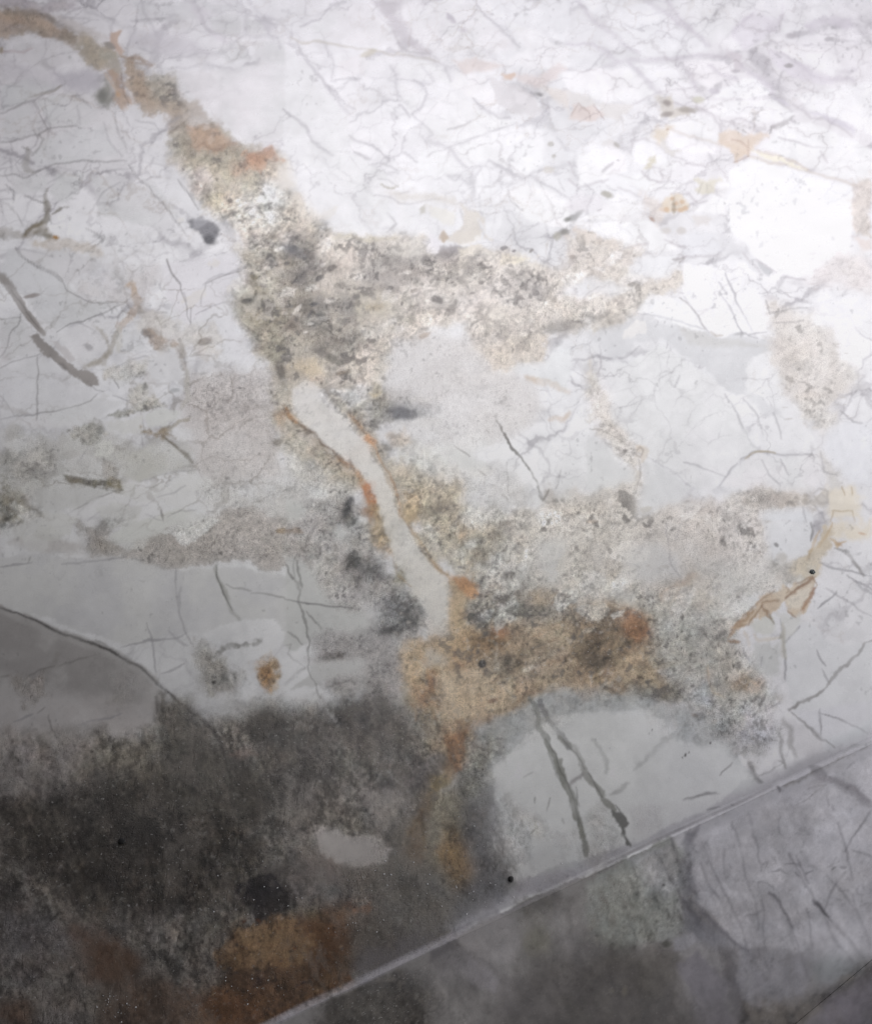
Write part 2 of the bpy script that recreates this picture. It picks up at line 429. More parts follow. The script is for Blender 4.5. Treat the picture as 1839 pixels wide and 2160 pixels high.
R('W', '-100,1190 0,1226 70,1256 150,1288 220,1316 290,1360 335,1400 330,1460 200,1490 60,1500 -100,1510', (192, 189, 188), 1, 4, 5, col2=(164, 160, 159), ts='160', con=2)
R('W', '-100,1420 120,1400 330,1420 320,1470 200,1500 0,1520', (192, 186, 185), .7, 16, 5, col2=(204, 200, 200))
R('G', '1200,900 1320,960 1400,1000 1520,1080 1560,1150 1400,1160 1280,1200 1220,1080', (160, 156, 150), .6, 8, 7, rag=12, grain=.9)
R('W', '400,1300 440,1300 430,1380 470,1400 400,1400', (160, 156, 148), .5, 8, 7, rag=12, grain=.9)
R('W', '620,1240 720,1240 790,1260 790,1300 810,1310 810,1400 740,1390 660,1400 630,1350', (186, 182, 180), .7, 14, 8, rag=16, col2=(170, 166, 166), grain=.85, mid=.22)
R('H', '0,340 90,360 180,480 300,640 480,690 560,800 480,860 300,820 180,860 150,900 60,940 0,900', (206, 207, 206), .95, 5, 6)
R('H', '150,860 400,850 560,860 700,880 740,1000 700,1180 600,1230 480,1230 560,1080 520,1000 380,960 180,1020', (166, 160, 162), .75, 14, 8, rag=14, col2=(150, 146, 146), grain=.95, mid=.22)
R('H', '170,1050 350,1010 500,990 520,1030 440,1100 300,1140 200,1150 40,1200 60,1160 140,1100', (206, 206, 206), 1, 4, 5)
R('H', '180,1160 340,1140 480,1160 600,1180 620,1230 460,1220 340,1260 240,1200', (176, 172, 172), .8, 10, 6, grain=.5)

# right-centre pale granular ground
R('W', '760,700 880,670 990,700 1010,740 1080,780 1100,830 1060,870 1000,900 940,920 860,900 800,860 760,850 700,820', (205, 203, 203), .9, 12, 8, rag=12, col2=(216, 216, 218), grain=.42, mid=.15)
R('W', '800,880 870,900 930,940 960,1030 900,1020 860,960 800,930', (206, 206, 202), .9, 8, 8, grain=.4)
R('E', '1100,1480 1200,1400 1340,1380 1500,1560 1540,1660 1200,1710 1110,1660', (208, 210, 214), .9, 7, 5, grain=.5, mid=.45)
R('W', '940,1030 1080,1030 1190,1000 1290,1000 1290,1050 1400,1030 1500,1000 1540,1000 1560,1060 1550,1130 1640,1130 1640,1160 1560,1200 1480,1290 1500,1370 1580,1420 1480,1480 1380,1420 1250,1400 1160,1385 1060,1430 980,1450 960,1300 950,1180 960,1100', (197, 193, 184), .96, 6, 8, rag=10, col2=(184, 180, 170), grain=.85)
R('W', '1150,1010 1260,1000 1290,1060 1180,1090 1080,1070', (202, 192, 178), .7, 14, 8, rag=14, grain=.8)
R('W', '1290,1020 1390,1010 1520,1010 1550,1060 1530,1120 1440,1130 1360,1110 1300,1080', (208, 202, 194), .8, 14, 8, rag=14, col2=(188, 178, 168), grain=.7)
R('W', '1400,1130 1560,1120 1640,1140 1560,1190 1500,1230 1460,1280 1380,1240', (204, 202, 194), .9, 10, 8, rag=10, col2=(190, 190, 184), grain=.5)
R('W', '1280,1260 1400,1230 1480,1290 1500,1360 1560,1400 1480,1450 1380,1400 1300,1340', (186, 185, 178), .9, 18, 8, rag=14, col2=(170, 168, 160), grain=.8)
R('W', '1380,1400 1480,1420 1560,1430 1600,1480 1540,1520 1460,1500 1420,1450', (176, 176, 172), .8, 12, 8, rag=10, grain=.8, col2=(196, 194, 196))
R('I', '820,780 960,760 1020,860 1060,980 1000,1100 860,1060 820,960', (192, 184, 172), .7, 14, 7, rag=10, grain=.9)
R('I', '240,160 460,120 580,180 600,350 460,370 340,380 260,330 230,240', (205, 206, 207), .92, 13, 9, rag=16, grain=.22, mid=.4)
R('I', '140,470 230,420 310,440 300,510 180,520', (204, 206, 206), .92, 13, 9, rag=16, grain=.22, mid=.4)
R('H', '1560,300 1640,230 1720,210 1764,240 1764,400 1710,440 1690,540 1620,550 1570,480 1540,400', (208, 209, 210), .92, 13, 9, rag=16, grain=.22, mid=.4)
R('I', '0,130 60,160 80,300 60,380 0,420', (206, 206, 206), .92, 13, 9, rag=16, grain=.22, mid=.4)
R('H', '1440,560 1700,570 1764,560 1764,640 1640,640 1500,620', (190, 188, 184), .8, 16, 6, grain=.5)
R('I', '560,160 700,160 720,180 640,210 600,200', (206, 206, 204), .9, 8, 5)
R('I', '880,220 1000,200 1130,270 1180,300 1100,400 960,420 800,380 740,340 760,290', (196, 197, 192), .7, 12, 6, rag=8)
R('I', '960,500 1030,440 1080,430 1090,470 1040,530', (222, 224, 226), 1, 4, 4)
R('I', '1290,350 1340,310 1390,350 1350,380 1300,390', (220, 218, 208), 1, 4, 4)
R('I', '1010,640 1080,590 1150,600 1170,680 1100,710 1030,700', (216, 216, 210), 1, 5, 4)
R('I', '1020,770 1200,740 1210,880 1180,960 1060,950 1010,860', (203, 204, 202), .9, 7, 5)
R('I', '640,1040 740,990 780,1060 760,1160 680,1130 640,1090', (196, 202, 208), .8, 7, 6)
R('I', '370,910 500,910 510,960 400,980', (184, 184, 188), .7, 8, 6)

# right lower whites
R('I', '1230,640 1400,640 1500,760 1764,760 1764,1160 1280,1170 1220,1000 1220,760', (222, 223, 226), 1, 5, 6)
R('I', '1280,1180 1764,1120 1764,1320 1600,1430 1480,1370 1380,1280', (220, 220, 226), .95, 8, 7)
R('I', '1160,1260 1280,1220 1480,1370 1480,1470 1320,1460 1260,1340', (216, 214, 218), .9, 6, 6)
R('I', '1000,1200 1140,1200 1170,1280 1160,1360 1060,1340 1010,1270', (206, 204, 210), .9, 8, 6, mid=.45)
R('I', '1480,1370 1764,1240 1764,1480 1600,1500 1460,1480', (206, 212, 216), .8, 16, 6)
R('W', '960,1470 1050,1420 1100,1395 1200,1395 1290,1405 1380,1440 1460,1500 1520,1560 1560,1590 1420,1680 1180,1760 1060,1800 1040,1750 1010,1680 990,1600 960,1540', (218, 220, 221), 1, 5, 6, col2=(208, 210, 212))
R('W', '960,1470 1060,1420 1150,1395 1290,1405 1400,1440 1460,1500 1370,1500 1330,1450 1200,1440 1100,1480 1040,1500 1000,1560 960,1540', (178, 181, 182), .9, 9, 8, rag=8, col2=(190, 192, 192), grain=.35)
R('L', '870,180 960,120 1080,30 1180,0 1300,0 1500,0 1764,10 1764,300 1640,300 1600,370 1480,450 1400,500 1340,570 1240,600 1180,480 1080,430 960,400 890,320', (228, 230, 231), 1, 5, 6)
R('H', '1640,1500 1764,1440 1764,1764 1260,1764 1290,1650 1400,1590', (228, 230, 231), 1, 5, 6)
R('I', '200,1200 330,1180 560,1290 500,1330 300,1310', (228, 229, 231), .85, 14, 6)
R('L', '900,340 1080,430 1180,480 1250,600 1120,620 1060,800 960,840 930,700 890,560', (170, 170, 170), .75, 7, 7, rag=8, col2=(186, 186, 188), grain=.45)
R('L', '1280,600 1420,560 1480,700 1640,660 1740,700 1600,790 1400,800 1300,760', (180, 180, 184), .75, 10, 7, grain=.3)
R('M', '0,440 60,400 120,400 170,480 220,560 250,650 60,770 0,780', (160, 160, 158), .85, 6, 7, rag=6, grain=.4)
R('M', '260,430 400,400 500,430 480,560 300,610', (180, 176, 184), .9, 12, 6, grain=.2)
R('M', '490,540 520,440 640,380 860,340 980,340 900,400 700,480 560,550', (206, 204, 208), .8, 6, 5)
R('L', '1040,720 1240,640 1340,760 1240,830 1060,870', (190, 190, 192), .8, 10, 6)
R('L', '1040,860 1200,820 1400,800 1500,790 1400,870 1200,940 1040,1000 1000,960', (170, 166, 176), .8, 10, 6, grain=.3)
R('W', '1180,1740 1400,1650 1540,1580 1764,1480 1900,1500 1900,1560 1764,1640 1560,1640 1500,1650 1300,1730', (184, 182, 190), .85, 22, 6)  # this and next patch: light's falloff toward the front edge painted as darker stone
R('W', '1500,1620 1640,1530 1900,1480 1900,1640 1700,1660 1560,1660', (168, 166, 173), .8, 14, 6)

# ================================================================ beige breccia in the middle
R('W', '340,260 400,260 470,300 500,320 560,310 575,330 540,370 600,400 650,470 760,475 860,478 880,500 960,500 1040,520 1120,545 1200,540 1130,590 1250,600 1310,595 1280,630 1200,660 1110,670 1050,700 1010,742 980,712 940,650 880,660 800,700 770,760 700,800 640,790 580,760 510,720 480,660 465,600 500,540 480,480 430,440 400,390 350,330', (188, 179, 164), 1, 6, 9, rag=10, col2=(206, 196, 184), grain=.8, con=2)
R('W', '480,400 570,380 610,410 560,420 600,440 540,440 480,430', (222, 220, 214), .8, 6, 7, rag=6)
R('A', '1640,1140 1764,1160 1764,1250 1620,1220', (226, 226, 224), .9, 6, 6)
R('A', '1420,1300 1480,1260 1560,1290 1540,1380 1440,1400', (222, 218, 212), .9, 6, 6)
R('W', '500,500 560,490 640,480 650,560 640,640 600,720 560,740 520,690 480,640 500,580', (158, 150, 136), .75, 20, 9, rag=24, col2=(136, 130, 120), grain=.9, con=2)
R('W', '570,440 640,450 650,520 640,600 580,620 560,540', (120, 114, 108), .5, 14, 9, rag=26, grain=.8, blk=.6)
R('E', '200,80 420,60 540,80 640,120 520,200 420,260 300,300 200,380 190,280 220,180', (214, 200, 186), .8, 8, 9, rag=16, grain=.5)
R('E', '540,40 640,60 820,40 900,120 900,180 800,230 640,260 500,290 460,250 560,170', (156, 152, 148), .85, 10, 9, rag=16, col2=(176, 174, 168), grain=.7)
R('E', '560,200 800,170 900,200 960,260 800,290 640,330 520,300', (150, 140, 134), .7, 10, 9, rag=16, grain=.6)
R('E', '930,90 1080,70 1120,110 1040,170 960,200 900,190', (128, 118, 120), .85, 8, 7, rag=8)
R('E', '980,210 1050,240 1060,290 980,260', (140, 138, 138), .8, 7, 7, rag=8)
R('E', '1100,90 1220,90 1180,140 1100,140', (142, 138, 134), .8, 8, 7, rag=8)
R('E', '850,290 1160,280 1260,340 1200,440 960,460 800,400 780,330', (222, 212, 204), .85, 10, 9, rag=18, grain=.4)
R('E', '1200,260 1360,220 1560,240 1640,320 1600,400 1440,420 1260,380', (206, 198, 192), .8, 12, 9, rag=16, col2=(176, 170, 168), grain=.6)
R('E', '1240,100 1500,130 1640,200 1700,220 1500,220 1300,190', (216, 208, 194), .9, 8, 8, rag=8, grain=.4)
R('E', '1180,420 1400,430 1600,470 1620,560 1500,560 1300,560 1180,520', (204, 192, 176), .85, 10, 9, rag=14, grain=.6)
R('E', '1250,700 1300,650 1400,600 1600,560 1620,680 1580,740 1420,780 1350,820 1290,800', (198, 180, 152), .9, 6, 8, rag=10, col2=(206, 190, 166), grain=.75)
R('E', '1260,600 1340,600 1350,650 1280,680 1250,640', (208, 202, 202), .9, 6, 5)
R('E', '160,400 260,370 420,370 440,430 400,490 300,470 220,520 160,540 180,460', (122, 120, 118), .8, 10, 9, rag=18, grain=.7)
R('E', '430,370 600,340 640,440 560,460 440,430', (192, 182, 156), .8, 10, 9, rag=14, grain=.5)
R('E', '640,470 780,470 780,520 680,520', (148, 140, 122), .7, 10, 9, rag=14, grain=.7)
R('E', '200,540 440,560 480,640 420,740 380,840 280,860 240,760 160,700', (150, 142, 130), .75, 12, 9, rag=20, col2=(128, 124, 116), grain=.9, con=2)
R('E', '20,280 160,330 180,460 140,560 60,580 0,500 0,300', (168, 158, 140), .8, 14, 9, rag=20, col2=(146, 136, 124), grain=.9, con=2)
R('E', '60,180 200,160 180,330 120,320 60,260', (130, 124, 118), .7, 10, 9, rag=18, grain=.8)
R('E', '0,790 160,770 240,800 240,860 160,870 40,870 0,860', (210, 192, 160), .9, 7, 7, rag=6, grain=.4)
R('E', '150,880 220,880 230,920 150,930', (184, 146, 116), .8, 6, 6, rag=6, grain=.4)
R('E', '480,560 640,560 720,640 560,640', (196, 196, 192), .7, 12, 9, rag=14, grain=.6)
R('D', '1480,60 1540,100 1600,200 1700,300 1764,430 1764,760 1700,780 1600,700 1530,620 1470,540 1430,430 1560,380 1560,250', (174, 168, 148), .6, 10, 9, rag=14, col2=(150, 144, 122), grain=.85, con=2)
R('D', '1560,160 1600,180 1690,280 1690,350 1620,290', (206, 204, 194), .85, 5, 6, rag=5)
R('D', '1420,340 1560,280 1600,340 1480,400', (204, 202, 190), .8, 8, 8, rag=12, grain=.7)
R('D', '1220,480 1400,430 1480,560 1560,660 1580,780 1500,790 1400,760 1360,620 1320,540 1240,530', (222, 222, 226), .95, 7, 6, rag=5)
R('D', '1000,150 1260,130 1490,80 1530,200 1540,290 1440,330 1400,400 1250,470 1150,540 1100,460 1050,370 1030,280', (221, 219, 224), .9, 6, 6)
# upper right breccia strip and beige fields at right
R('F', '0,0 180,20 200,80 320,90 260,160 250,220 330,270 470,260 560,210 590,250 570,370 400,350 300,460 200,530 0,580', (208, 200, 186), .9, 5, 7, rag=7, col2=(198, 188, 172), grain=.6)
R('F', '0,230 120,230 280,310 200,350 0,350', (222, 222, 224), .95, 5, 6)
R('F', '240,190 320,110 560,130 580,200 460,260 330,260', (226, 227, 230), 1, 4, 5)
R('F', '20,130 100,110 180,130 140,170 40,160', (236, 236, 236), .8, 5, 5)
R('F', '290,460 400,350 560,370 700,480 760,590 560,540 400,490', (236, 237, 240), 1, 4, 5)
R('F', '570,150 860,210 1060,320 1110,420 1110,600 900,590 820,620 720,570 640,430 600,330', (238, 238, 242), 1, 4, 5)
R('C', '0,1480 160,1510 300,1480 310,1540 430,1560 400,1620 280,1690 120,1690 0,1680', (210, 198, 184), .8, 7, 7, rag=9, grain=.6)
R('F', '1130,420 1400,480 1480,580 1560,700 1660,800 1640,900 1500,1040 1560,1150 1500,1200 1340,1140 1240,980 1160,760 1140,600', (214, 207, 200), .85, 8, 8, rag=14, col2=(222, 220, 216), grain=.55)
R('F', '1160,640 1400,620 1440,740 1260,780', (216, 206, 196), .7, 14, 8, rag=12, grain=.6)
R('F', '1460,150 1700,90 1764,140 1764,320 1560,300 1340,270', (218, 212, 216), .85, 10, 8, rag=12, col2=(226, 220, 222), grain=.35)
R('F', '1480,340 1764,360 1764,500 1660,600 1460,560 1400,420', (232, 232, 236), .9, 14, 8)
R('F', '1320,1000 1440,1000 1420,1140 1340,1120', (234, 230, 224), .8, 10, 8, rag=10, grain=.4)
R('F', '1300,970 1480,960 1500,1000 1380,1010', (224, 208, 196), .6, 8, 8, rag=6)
R('F', '1490,1200 1600,1150 1764,1160 1764,1560 1640,1540 1520,1440 1460,1320', (230, 231, 236), 1, 8, 6)
R('F', '960,1590 1100,1570 1240,1590 1390,1590 1410,1660 1240,1680 1040,1680 950,1650', (176, 160, 140), .95, 7, 6, rag=7, col2=(190, 176, 156), grain=.7)
O('F', 1060, 1620, 70, 44, (118, 112, 96), .9, 5, .4, .4, grain=.9)
O('F', 1190, 1625, 50, 30, (150, 136, 122), .8, 5)
R('F', '1080,1690 1340,1670 1400,1764 1060,1764', (224, 226, 230), 1, 4, 5)
R('I', '1080,0 1380,0 1385,150 1340,200 1220,250 1150,250 1110,150', (225, 226, 229), 1, 4, 5)
R('F', '1400,1590 1480,1560 1520,1600 1480,1660 1400,1650', (206, 200, 192), .9, 5, 5)
R('F', '1500,1560 1640,1540 1690,1620 1700,1764 1500,1764 1480,1680', (228, 216, 192), .8, 14, 9, rag=12, col2=(234, 224, 204))
R('I', '1510,0 1764,0 1764,120 1600,110 1530,140 1500,80', (228, 216, 192), .8, 14, 9, rag=12, col2=(234, 224, 206))
R('I', '1480,0 1510,80 1500,150 1440,220 1420,330 1400,360 1280,350 1210,320 1240,260 1340,220 1410,140 1460,60', (206, 190, 160), .95, 4, 5, rag=5, col2=(220, 206, 178), grain=.2)
R('F', '1440,1330 1490,1400 1540,1460 1560,1560 1500,1580 1460,1480', (208, 206, 202), .8, 8, 6, rag=8, grain=.3)
R('F', '0,740 40,760 80,920 120,1140 220,1200 300,1280 360,1340 360,1380 320,1440 310,1560 180,1620 0,1600 0,1590 200,1540 300,1460 200,1380 140,1280 0,1130', (206, 198, 184), .8, 6, 7, rag=8, col2=(216, 210, 200), grain=.75)
R('F', '0,1240 120,1300 180,1400 300,1450 290,1500 180,1560 0,1590', (222, 223, 225), 1, 5, 5)
R('F', '370,1390 520,1460 640,1560 560,1640 400,1720 300,1764 290,1700 340,1560', (223, 224, 226), 1, 5, 5)
R('E', '1380,800 1620,760 1700,680 1764,680 1764,1000 1640,900 1500,860', (224, 226, 228), 1, 6, 6)
V('E', '1500,870 1560,890 1640,910 1700,940 1764,970', 12, (196, 168, 130), .65, 6, 4, br=.3)
V('E', '1650,1140 1720,1130 1764,1090', 9, (200, 172, 140), .6, 6, 4, br=.3)
R('E', '1600,1640 1640,1560 1700,1640 1680,1700', (150, 138, 124), .6, 8, 6, rag=8, grain=.8)

# ================================================================ lower taupe and rust field
R('W', '945,1170 980,1190 1090,1200 1230,1215 1310,1240 1310,1310 1350,1400 1250,1405 1150,1385 1090,1405 1040,1440 960,1470 940,1540 900,1550 870,1500 850,1450 820,1420 810,1330 820,1290 900,1290 900,1200', (186, 164, 132), 1, 7, 8, rag=10, col2=(172, 148, 118), grain=.75)
R('W', '960,1060 1000,1060 1020,1100 1040,1150 1010,1190 960,1180 900,1150 860,1060 830,1000 860,960 930,980 930,1040', (188, 178, 154), .95, 8, 8, rag=12, col2=(170, 158, 132), grain=.85)
R('H', '1130,560 1240,470 1420,560 1600,620 1764,640 1764,760 1600,780 1400,780 1240,810 1150,780 1120,660', (134, 130, 122), .9, 10, 9, rag=16, col2=(160, 154, 144), grain=1, con=2)
R('H', '1200,440 1300,380 1440,420 1540,540 1440,600 1240,560', (168, 166, 160), .85, 14, 8, rag=14, grain=.9)
R('H', '1280,300 1500,280 1560,360 1440,420 1280,400', (186, 178, 164), .8, 14, 8, rag=12, grain=.9)
R('W', '1170,1240 1240,1220 1300,1250 1310,1290 1270,1330 1220,1370 1150,1350 1160,1290', (130, 106, 78), .9, 14, 9, rag=22, col2=(116, 100, 80), grain=.95, con=2)
R('W', '1100,1320 1200,1280 1240,1360 1200,1400 1100,1380', (162, 138, 108), .7, 16, 9, rag=22, col2=(128, 110, 90), grain=.9)
R('I', '230,580 310,560 380,620 370,700 300,740 230,700 200,640', (166, 116, 70), .85, 8, 8, rag=14, grain=.7)
R('I', '60,520 120,560 130,640 60,700 0,660 0,560', (110, 98, 82), .7, 12, 8, rag=14, grain=.9)
O('I', 60, 880, 70, 50, (96, 86, 70), .8, -20, .6, .5, grain=.7)
O('I', 20, 840, 60, 60, (104, 92, 74), .6, -20, .6, .5, grain=.7)
O('I', 250, 740, 40, 30, (90, 80, 62), .7, -20, .6, .5, grain=.7)
R('H', '1380,800 1560,760 1764,800 1764,860 1640,900 1500,960 1400,940 1400,860', (184, 164, 136), .8, 10, 8, rag=12, grain=.8)
R('H', '1120,820 1280,830 1380,880 1370,960 1240,960 1160,1020 1080,1050 1080,900', (170, 136, 92), .85, 8, 8, rag=14, col2=(150, 122, 86), grain=.7)
R('H', '1270,820 1380,825 1390,860 1330,890 1290,870', (184, 124, 74), .9, 6, 6, rag=8, grain=.4)
R('H', '1240,960 1500,960 1700,920 1764,960 1764,1040 1600,1160 1400,1160 1280,1120 1180,1080', (172, 154, 130), .8, 12, 9, rag=20, col2=(146, 134, 116), grain=.95, con=2)
O('H', 1420, 1020, 90, 34, (96, 90, 80), .75, 10, .7, .5, grain=.7)
O('H', 1650, 960, 80, 34, (106, 92, 72), .7, -20, .7, .5, grain=.7)
R('H', '1020,490 1160,490 1200,540 1220,600 1130,640 1120,780 1090,860 1010,840 1010,600', (206, 168, 116), .95, 6, 6, rag=7, col2=(200, 176, 138), grain=.4)
R('H', '1050,500 1160,490 1220,600 1150,600 1080,560', (196, 142, 88), .8, 7, 6, rag=8, grain=.4)
R('H', '1050,210 1120,200 1130,260 1080,290', (200, 156, 96), .8, 7, 6, rag=8, grain=.6)
R('H', '730,930 820,860 1000,820 1100,860 1160,1020 1060,1040 940,1080 900,1180 860,1300 760,1240 790,1120 740,1040', (208, 180, 140), .85, 9, 8, rag=12, col2=(192, 164, 126), grain=.7)
R('H', '880,960 980,950 1000,1030 930,1060 890,1040', (200, 192, 180), .9, 6, 5, rag=6, grain=.4)
R('H', '950,1080 1200,1060 1440,1180 1430,1290 1340,1330 1200,1340 1100,1380 980,1360 960,1200', (206, 182, 150), .9, 9, 8, rag=12, col2=(190, 164, 132), grain=.7)
R('H', '790,1190 900,1190 890,1290 810,1290', (176, 134, 102), .7, 7, 6, rag=9, grain=.7)
V('H', '905,1080 915,1190 935,1190 930,1080', 14, (190, 132, 84), .7, 5, 3)
V('H', '935,1090 1000,1050 1090,1040 1160,1010', 4, (130, 92, 60), .7, 4, 3)
V('H', '935,1090 935,1200 960,1300 990,1400 990,1560', 4, (140, 110, 80), .7, 4, 3)
R('H', '960,980 1010,980 1010,1040 960,1040', (208, 204, 194), .6, 6, 4)
R('H', '960,1140 1040,1120 1030,1180 980,1180', (218, 204, 180), .7, 8, 5)
R('H', '1010,1480 1120,1440 1110,1560 1080,1640 1100,1670 1060,1680 1020,1600', (156, 108, 66), .95, 5, 6, rag=7, col2=(138, 100, 66), grain=.7)
R('H', '1060,1380 1190,1340 1160,1420 1110,1500 1060,1440', (158, 124, 90), .8, 7, 6, rag=8, grain=.6)
R('H', '900,1380 960,1400 990,1500 1000,1580 940,1560 910,1480', (184, 176, 160), .8, 6, 5, rag=5, grain=.5)
R('H', '740,1180 800,1300 900,1380 910,1560 840,1480 760,1340 720,1240', (150, 142, 116), .8, 12, 6, rag=10, grain=.6)
V('H', '1110,1460 1200,1400 1340,1320 1430,1290 1480,1230 1640,1190 1764,1150', 6, (150, 108, 66), .8, 4, 4, var=1)
V('H', '1440,1190 1430,1280 1340,1330', 4, (160, 120, 76), .6, 4, 3)
V('I', '0,1060 100,1030 200,1050 330,1070 430,1080 520,1110', 9, (120, 98, 70), .7, 6, 4, var=1, br=.4)
V('I', '150,1040 190,1040 220,1000', 3, (190, 140, 90), .8)
V('I', '210,870 220,960 200,1050', 3, (214, 196, 170), .7, 3, br=.4)
R('I', '320,1010 560,1000 620,1050 560,1110 400,1080 340,1060', (126, 120, 108), .8, 8, 7, rag=12, grain=1)
O('I', 480, 1095, 40, 20, (92, 84, 60), .8, 0)
O('I', 490, 885, 70, 18, (140, 126, 90), .6, -5, .6, .6, grain=.6)
R('I', '900,1000 980,970 1100,1000 1110,1060 1030,1090 920,1060', (176, 150, 118), .85, 8, 7, rag=10, col2=(160, 136, 110), grain=.85)
V('I', '750,890 755,960 745,980 780,1060 850,1090', 3.5, (196, 156, 92), .8, 3, 3)
V('I', '770,1000 790,1060 770,1080', 2.5, (150, 130, 96), .6)
R('I', '480,470 460,440 500,410 600,390 660,310 700,340 640,430 560,440', (200, 168, 124), .75, 6, 6, rag=8, grain=.4)
V('I', '460,500 480,440 540,400 600,380 650,320', 7, (170, 116, 66), .85, 3, 4, var=1)
R('I', '640,430 760,360 740,520 620,540 500,500', (190, 178, 156), .7, 16, 7, rag=10, grain=.7)
V('I', '210,430 250,400 270,400', 8, (146, 110, 72), .8, 4)
R('I', '100,260 200,250 240,340 160,380 100,360 80,300', (190, 172, 142), .6, 12, 7, rag=12, grain=.7)
R('I', '700,1180 780,1190 900,1300 900,1350 820,1320 740,1270', (120, 124, 122), .8, 8, 7, rag=12, grain=1)
O('I', 670, 1205, 26, 12, (140, 112, 84), .8, 20)
R('I', '940,1300 1000,1280 1080,1330 1040,1360 960,1350', (140, 138, 158), .5, 8, 6, rag=12, grain=.8)

# bed of dark and light grain left and right of the channel
R('E', '0,1180 100,1220 200,1290 330,1380 420,1440 470,1560 400,1640 300,1600 120,1480 0,1400', (196, 192, 184), .8, 12, 8, rag=14, col2=(206, 205, 200), grain=.85, mid=.45)
R('H', '100,0 400,0 480,60 520,200 560,330 640,420 700,500 760,560 860,600 920,680 900,820 760,860 600,840 560,720 420,680 300,640 200,520 130,400 0,300 20,180 120,120', (182, 178, 176), .9, 8, 8, rag=14, col2=(164, 160, 158), grain=1, mid=.45)
R('E', '120,1540 230,1550 250,1600 160,1610', (212, 214, 214), .9, 6, 6, rag=5)
R('H', '0,0 80,20 120,60 100,140 0,150', (208, 209, 207), .95, 7, 6)
R('H', '290,190 340,160 390,200 360,250 300,240', (206, 207, 205), .95, 6, 5)
R('H', '170,360 360,340 330,420 240,480 190,430', (202, 201, 198), .8, 12, 7, rag=12, grain=.6)
R('H', '380,360 460,350 600,430 620,500 560,540 440,520 390,470', (112, 108, 106), .85, 12, 8, rag=18, grain=.9, blk=.3)
O('H', 430, 390, 36, 44, (70, 70, 66), .85, 20, .5, .5)
O('H', 580, 500, 44, 22, (100, 98, 98), .8, 0, .5, .4)
R('H', '620,640 720,580 820,590 900,660 910,760 860,800 700,850 620,830 580,760', (112, 112, 112), .85, 10, 8, rag=14, col2=(136, 135, 134), grain=.95)
O('H', 680, 820, 90, 24, (72, 72, 72), .8, -8, .6, .4)
O('H', 780, 760, 40, 30, (84, 84, 86), .7, 0, .6, .4)
O('E', 390, 1680, 26, 62, (74, 76, 80), .9, 22, .4, .3)
R('E', '350,1740 400,1600 430,1620 440,1764', (110, 110, 108), .7, 8, 7, rag=12, grain=.9)
R('H', '340,140 420,110 490,200 440,240 380,200', (108, 106, 102), .75, 8, 7, rag=12, grain=.9)
O('H', 440, 280, 30, 24, (100, 96, 88), .7, 0, .5, .5)
O('E', 730, 1090, 105, 44, (98, 102, 110), .95, 6, .45, .22, grain=.6)
O('E', 800, 1060, 110, 40, (120, 124, 130), .6, 6, .6, .3, grain=.6)
R('E', '640,980 700,920 760,960 860,1010 860,1040 760,1000 700,1010', (176, 172, 170), .7, 12, 6, grain=.7)
V('E', '740,1000 820,1000 960,1000', 9, (216, 214, 212), .8, 5, 4)
V('E', '700,1170 820,1150 980,1140', 12, (212, 211, 208), .7, 7, 4)
R('E', '560,980 620,980 640,1060 620,1160 560,1210 500,1180 530,1100', (126, 124, 112), .85, 8, 7, rag=12, grain=.95)
R('E', '460,1040 540,1000 540,1100 500,1170 460,1120', (196, 190, 172), .8, 7, 7, rag=10, grain=.9)
R('E', '310,960 420,920 520,930 480,1000 420,1060 330,1050 300,1010', (178, 178, 176), .9, 7, 7, rag=7, grain=.6)
V('E', '300,1000 320,1040 360,1070', 7, (110, 104, 96), .7, 4)
O('E', 435, 1070, 18, 30, (74, 74, 66), .9, 15, .4, .3)
R('E', '540,910 600,900 610,970 560,980 530,960', (196, 182, 136), .8, 6, 6, rag=8, grain=.7)
R('E', '640,1370 740,1380 860,1440 1000,1540 1050,1480 1110,1500 1100,1640 1100,1764 880,1764 760,1660 680,1560 600,1420', (186, 172, 144), .85, 10, 8, rag=14, col2=(200, 188, 166), grain=.8)
R('E', '620,1220 740,1220 800,1270 760,1290 640,1270', (200, 180, 156), .8, 10, 7, rag=10, grain=.6)
O('E', 635, 1305, 26, 16, (96, 90, 76), .8, 15, .5, .8)
O('E', 960, 1680, 50, 28, (92, 84, 72), .85, -20, .5, .5, grain=.6)
V('E', '1050,1480 1040,1600 1000,1650 930,1680', 14, (150, 126, 90), .6, 8, 5, br=.5)
R('E', '700,1340 800,1360 900,1380 960,1430 900,1440 800,1400', (204, 206, 204), .9, 7, 6, rag=5)
R('E', '940,1300 1060,1290 1160,1360 1280,1440 1240,1500 1100,1440 1000,1400', (216, 217, 216), .9, 8, 6)
R('E', '1080,1260 1200,1200 1280,1260 1240,1320 1120,1330', (223, 224, 224), .8, 14, 6)

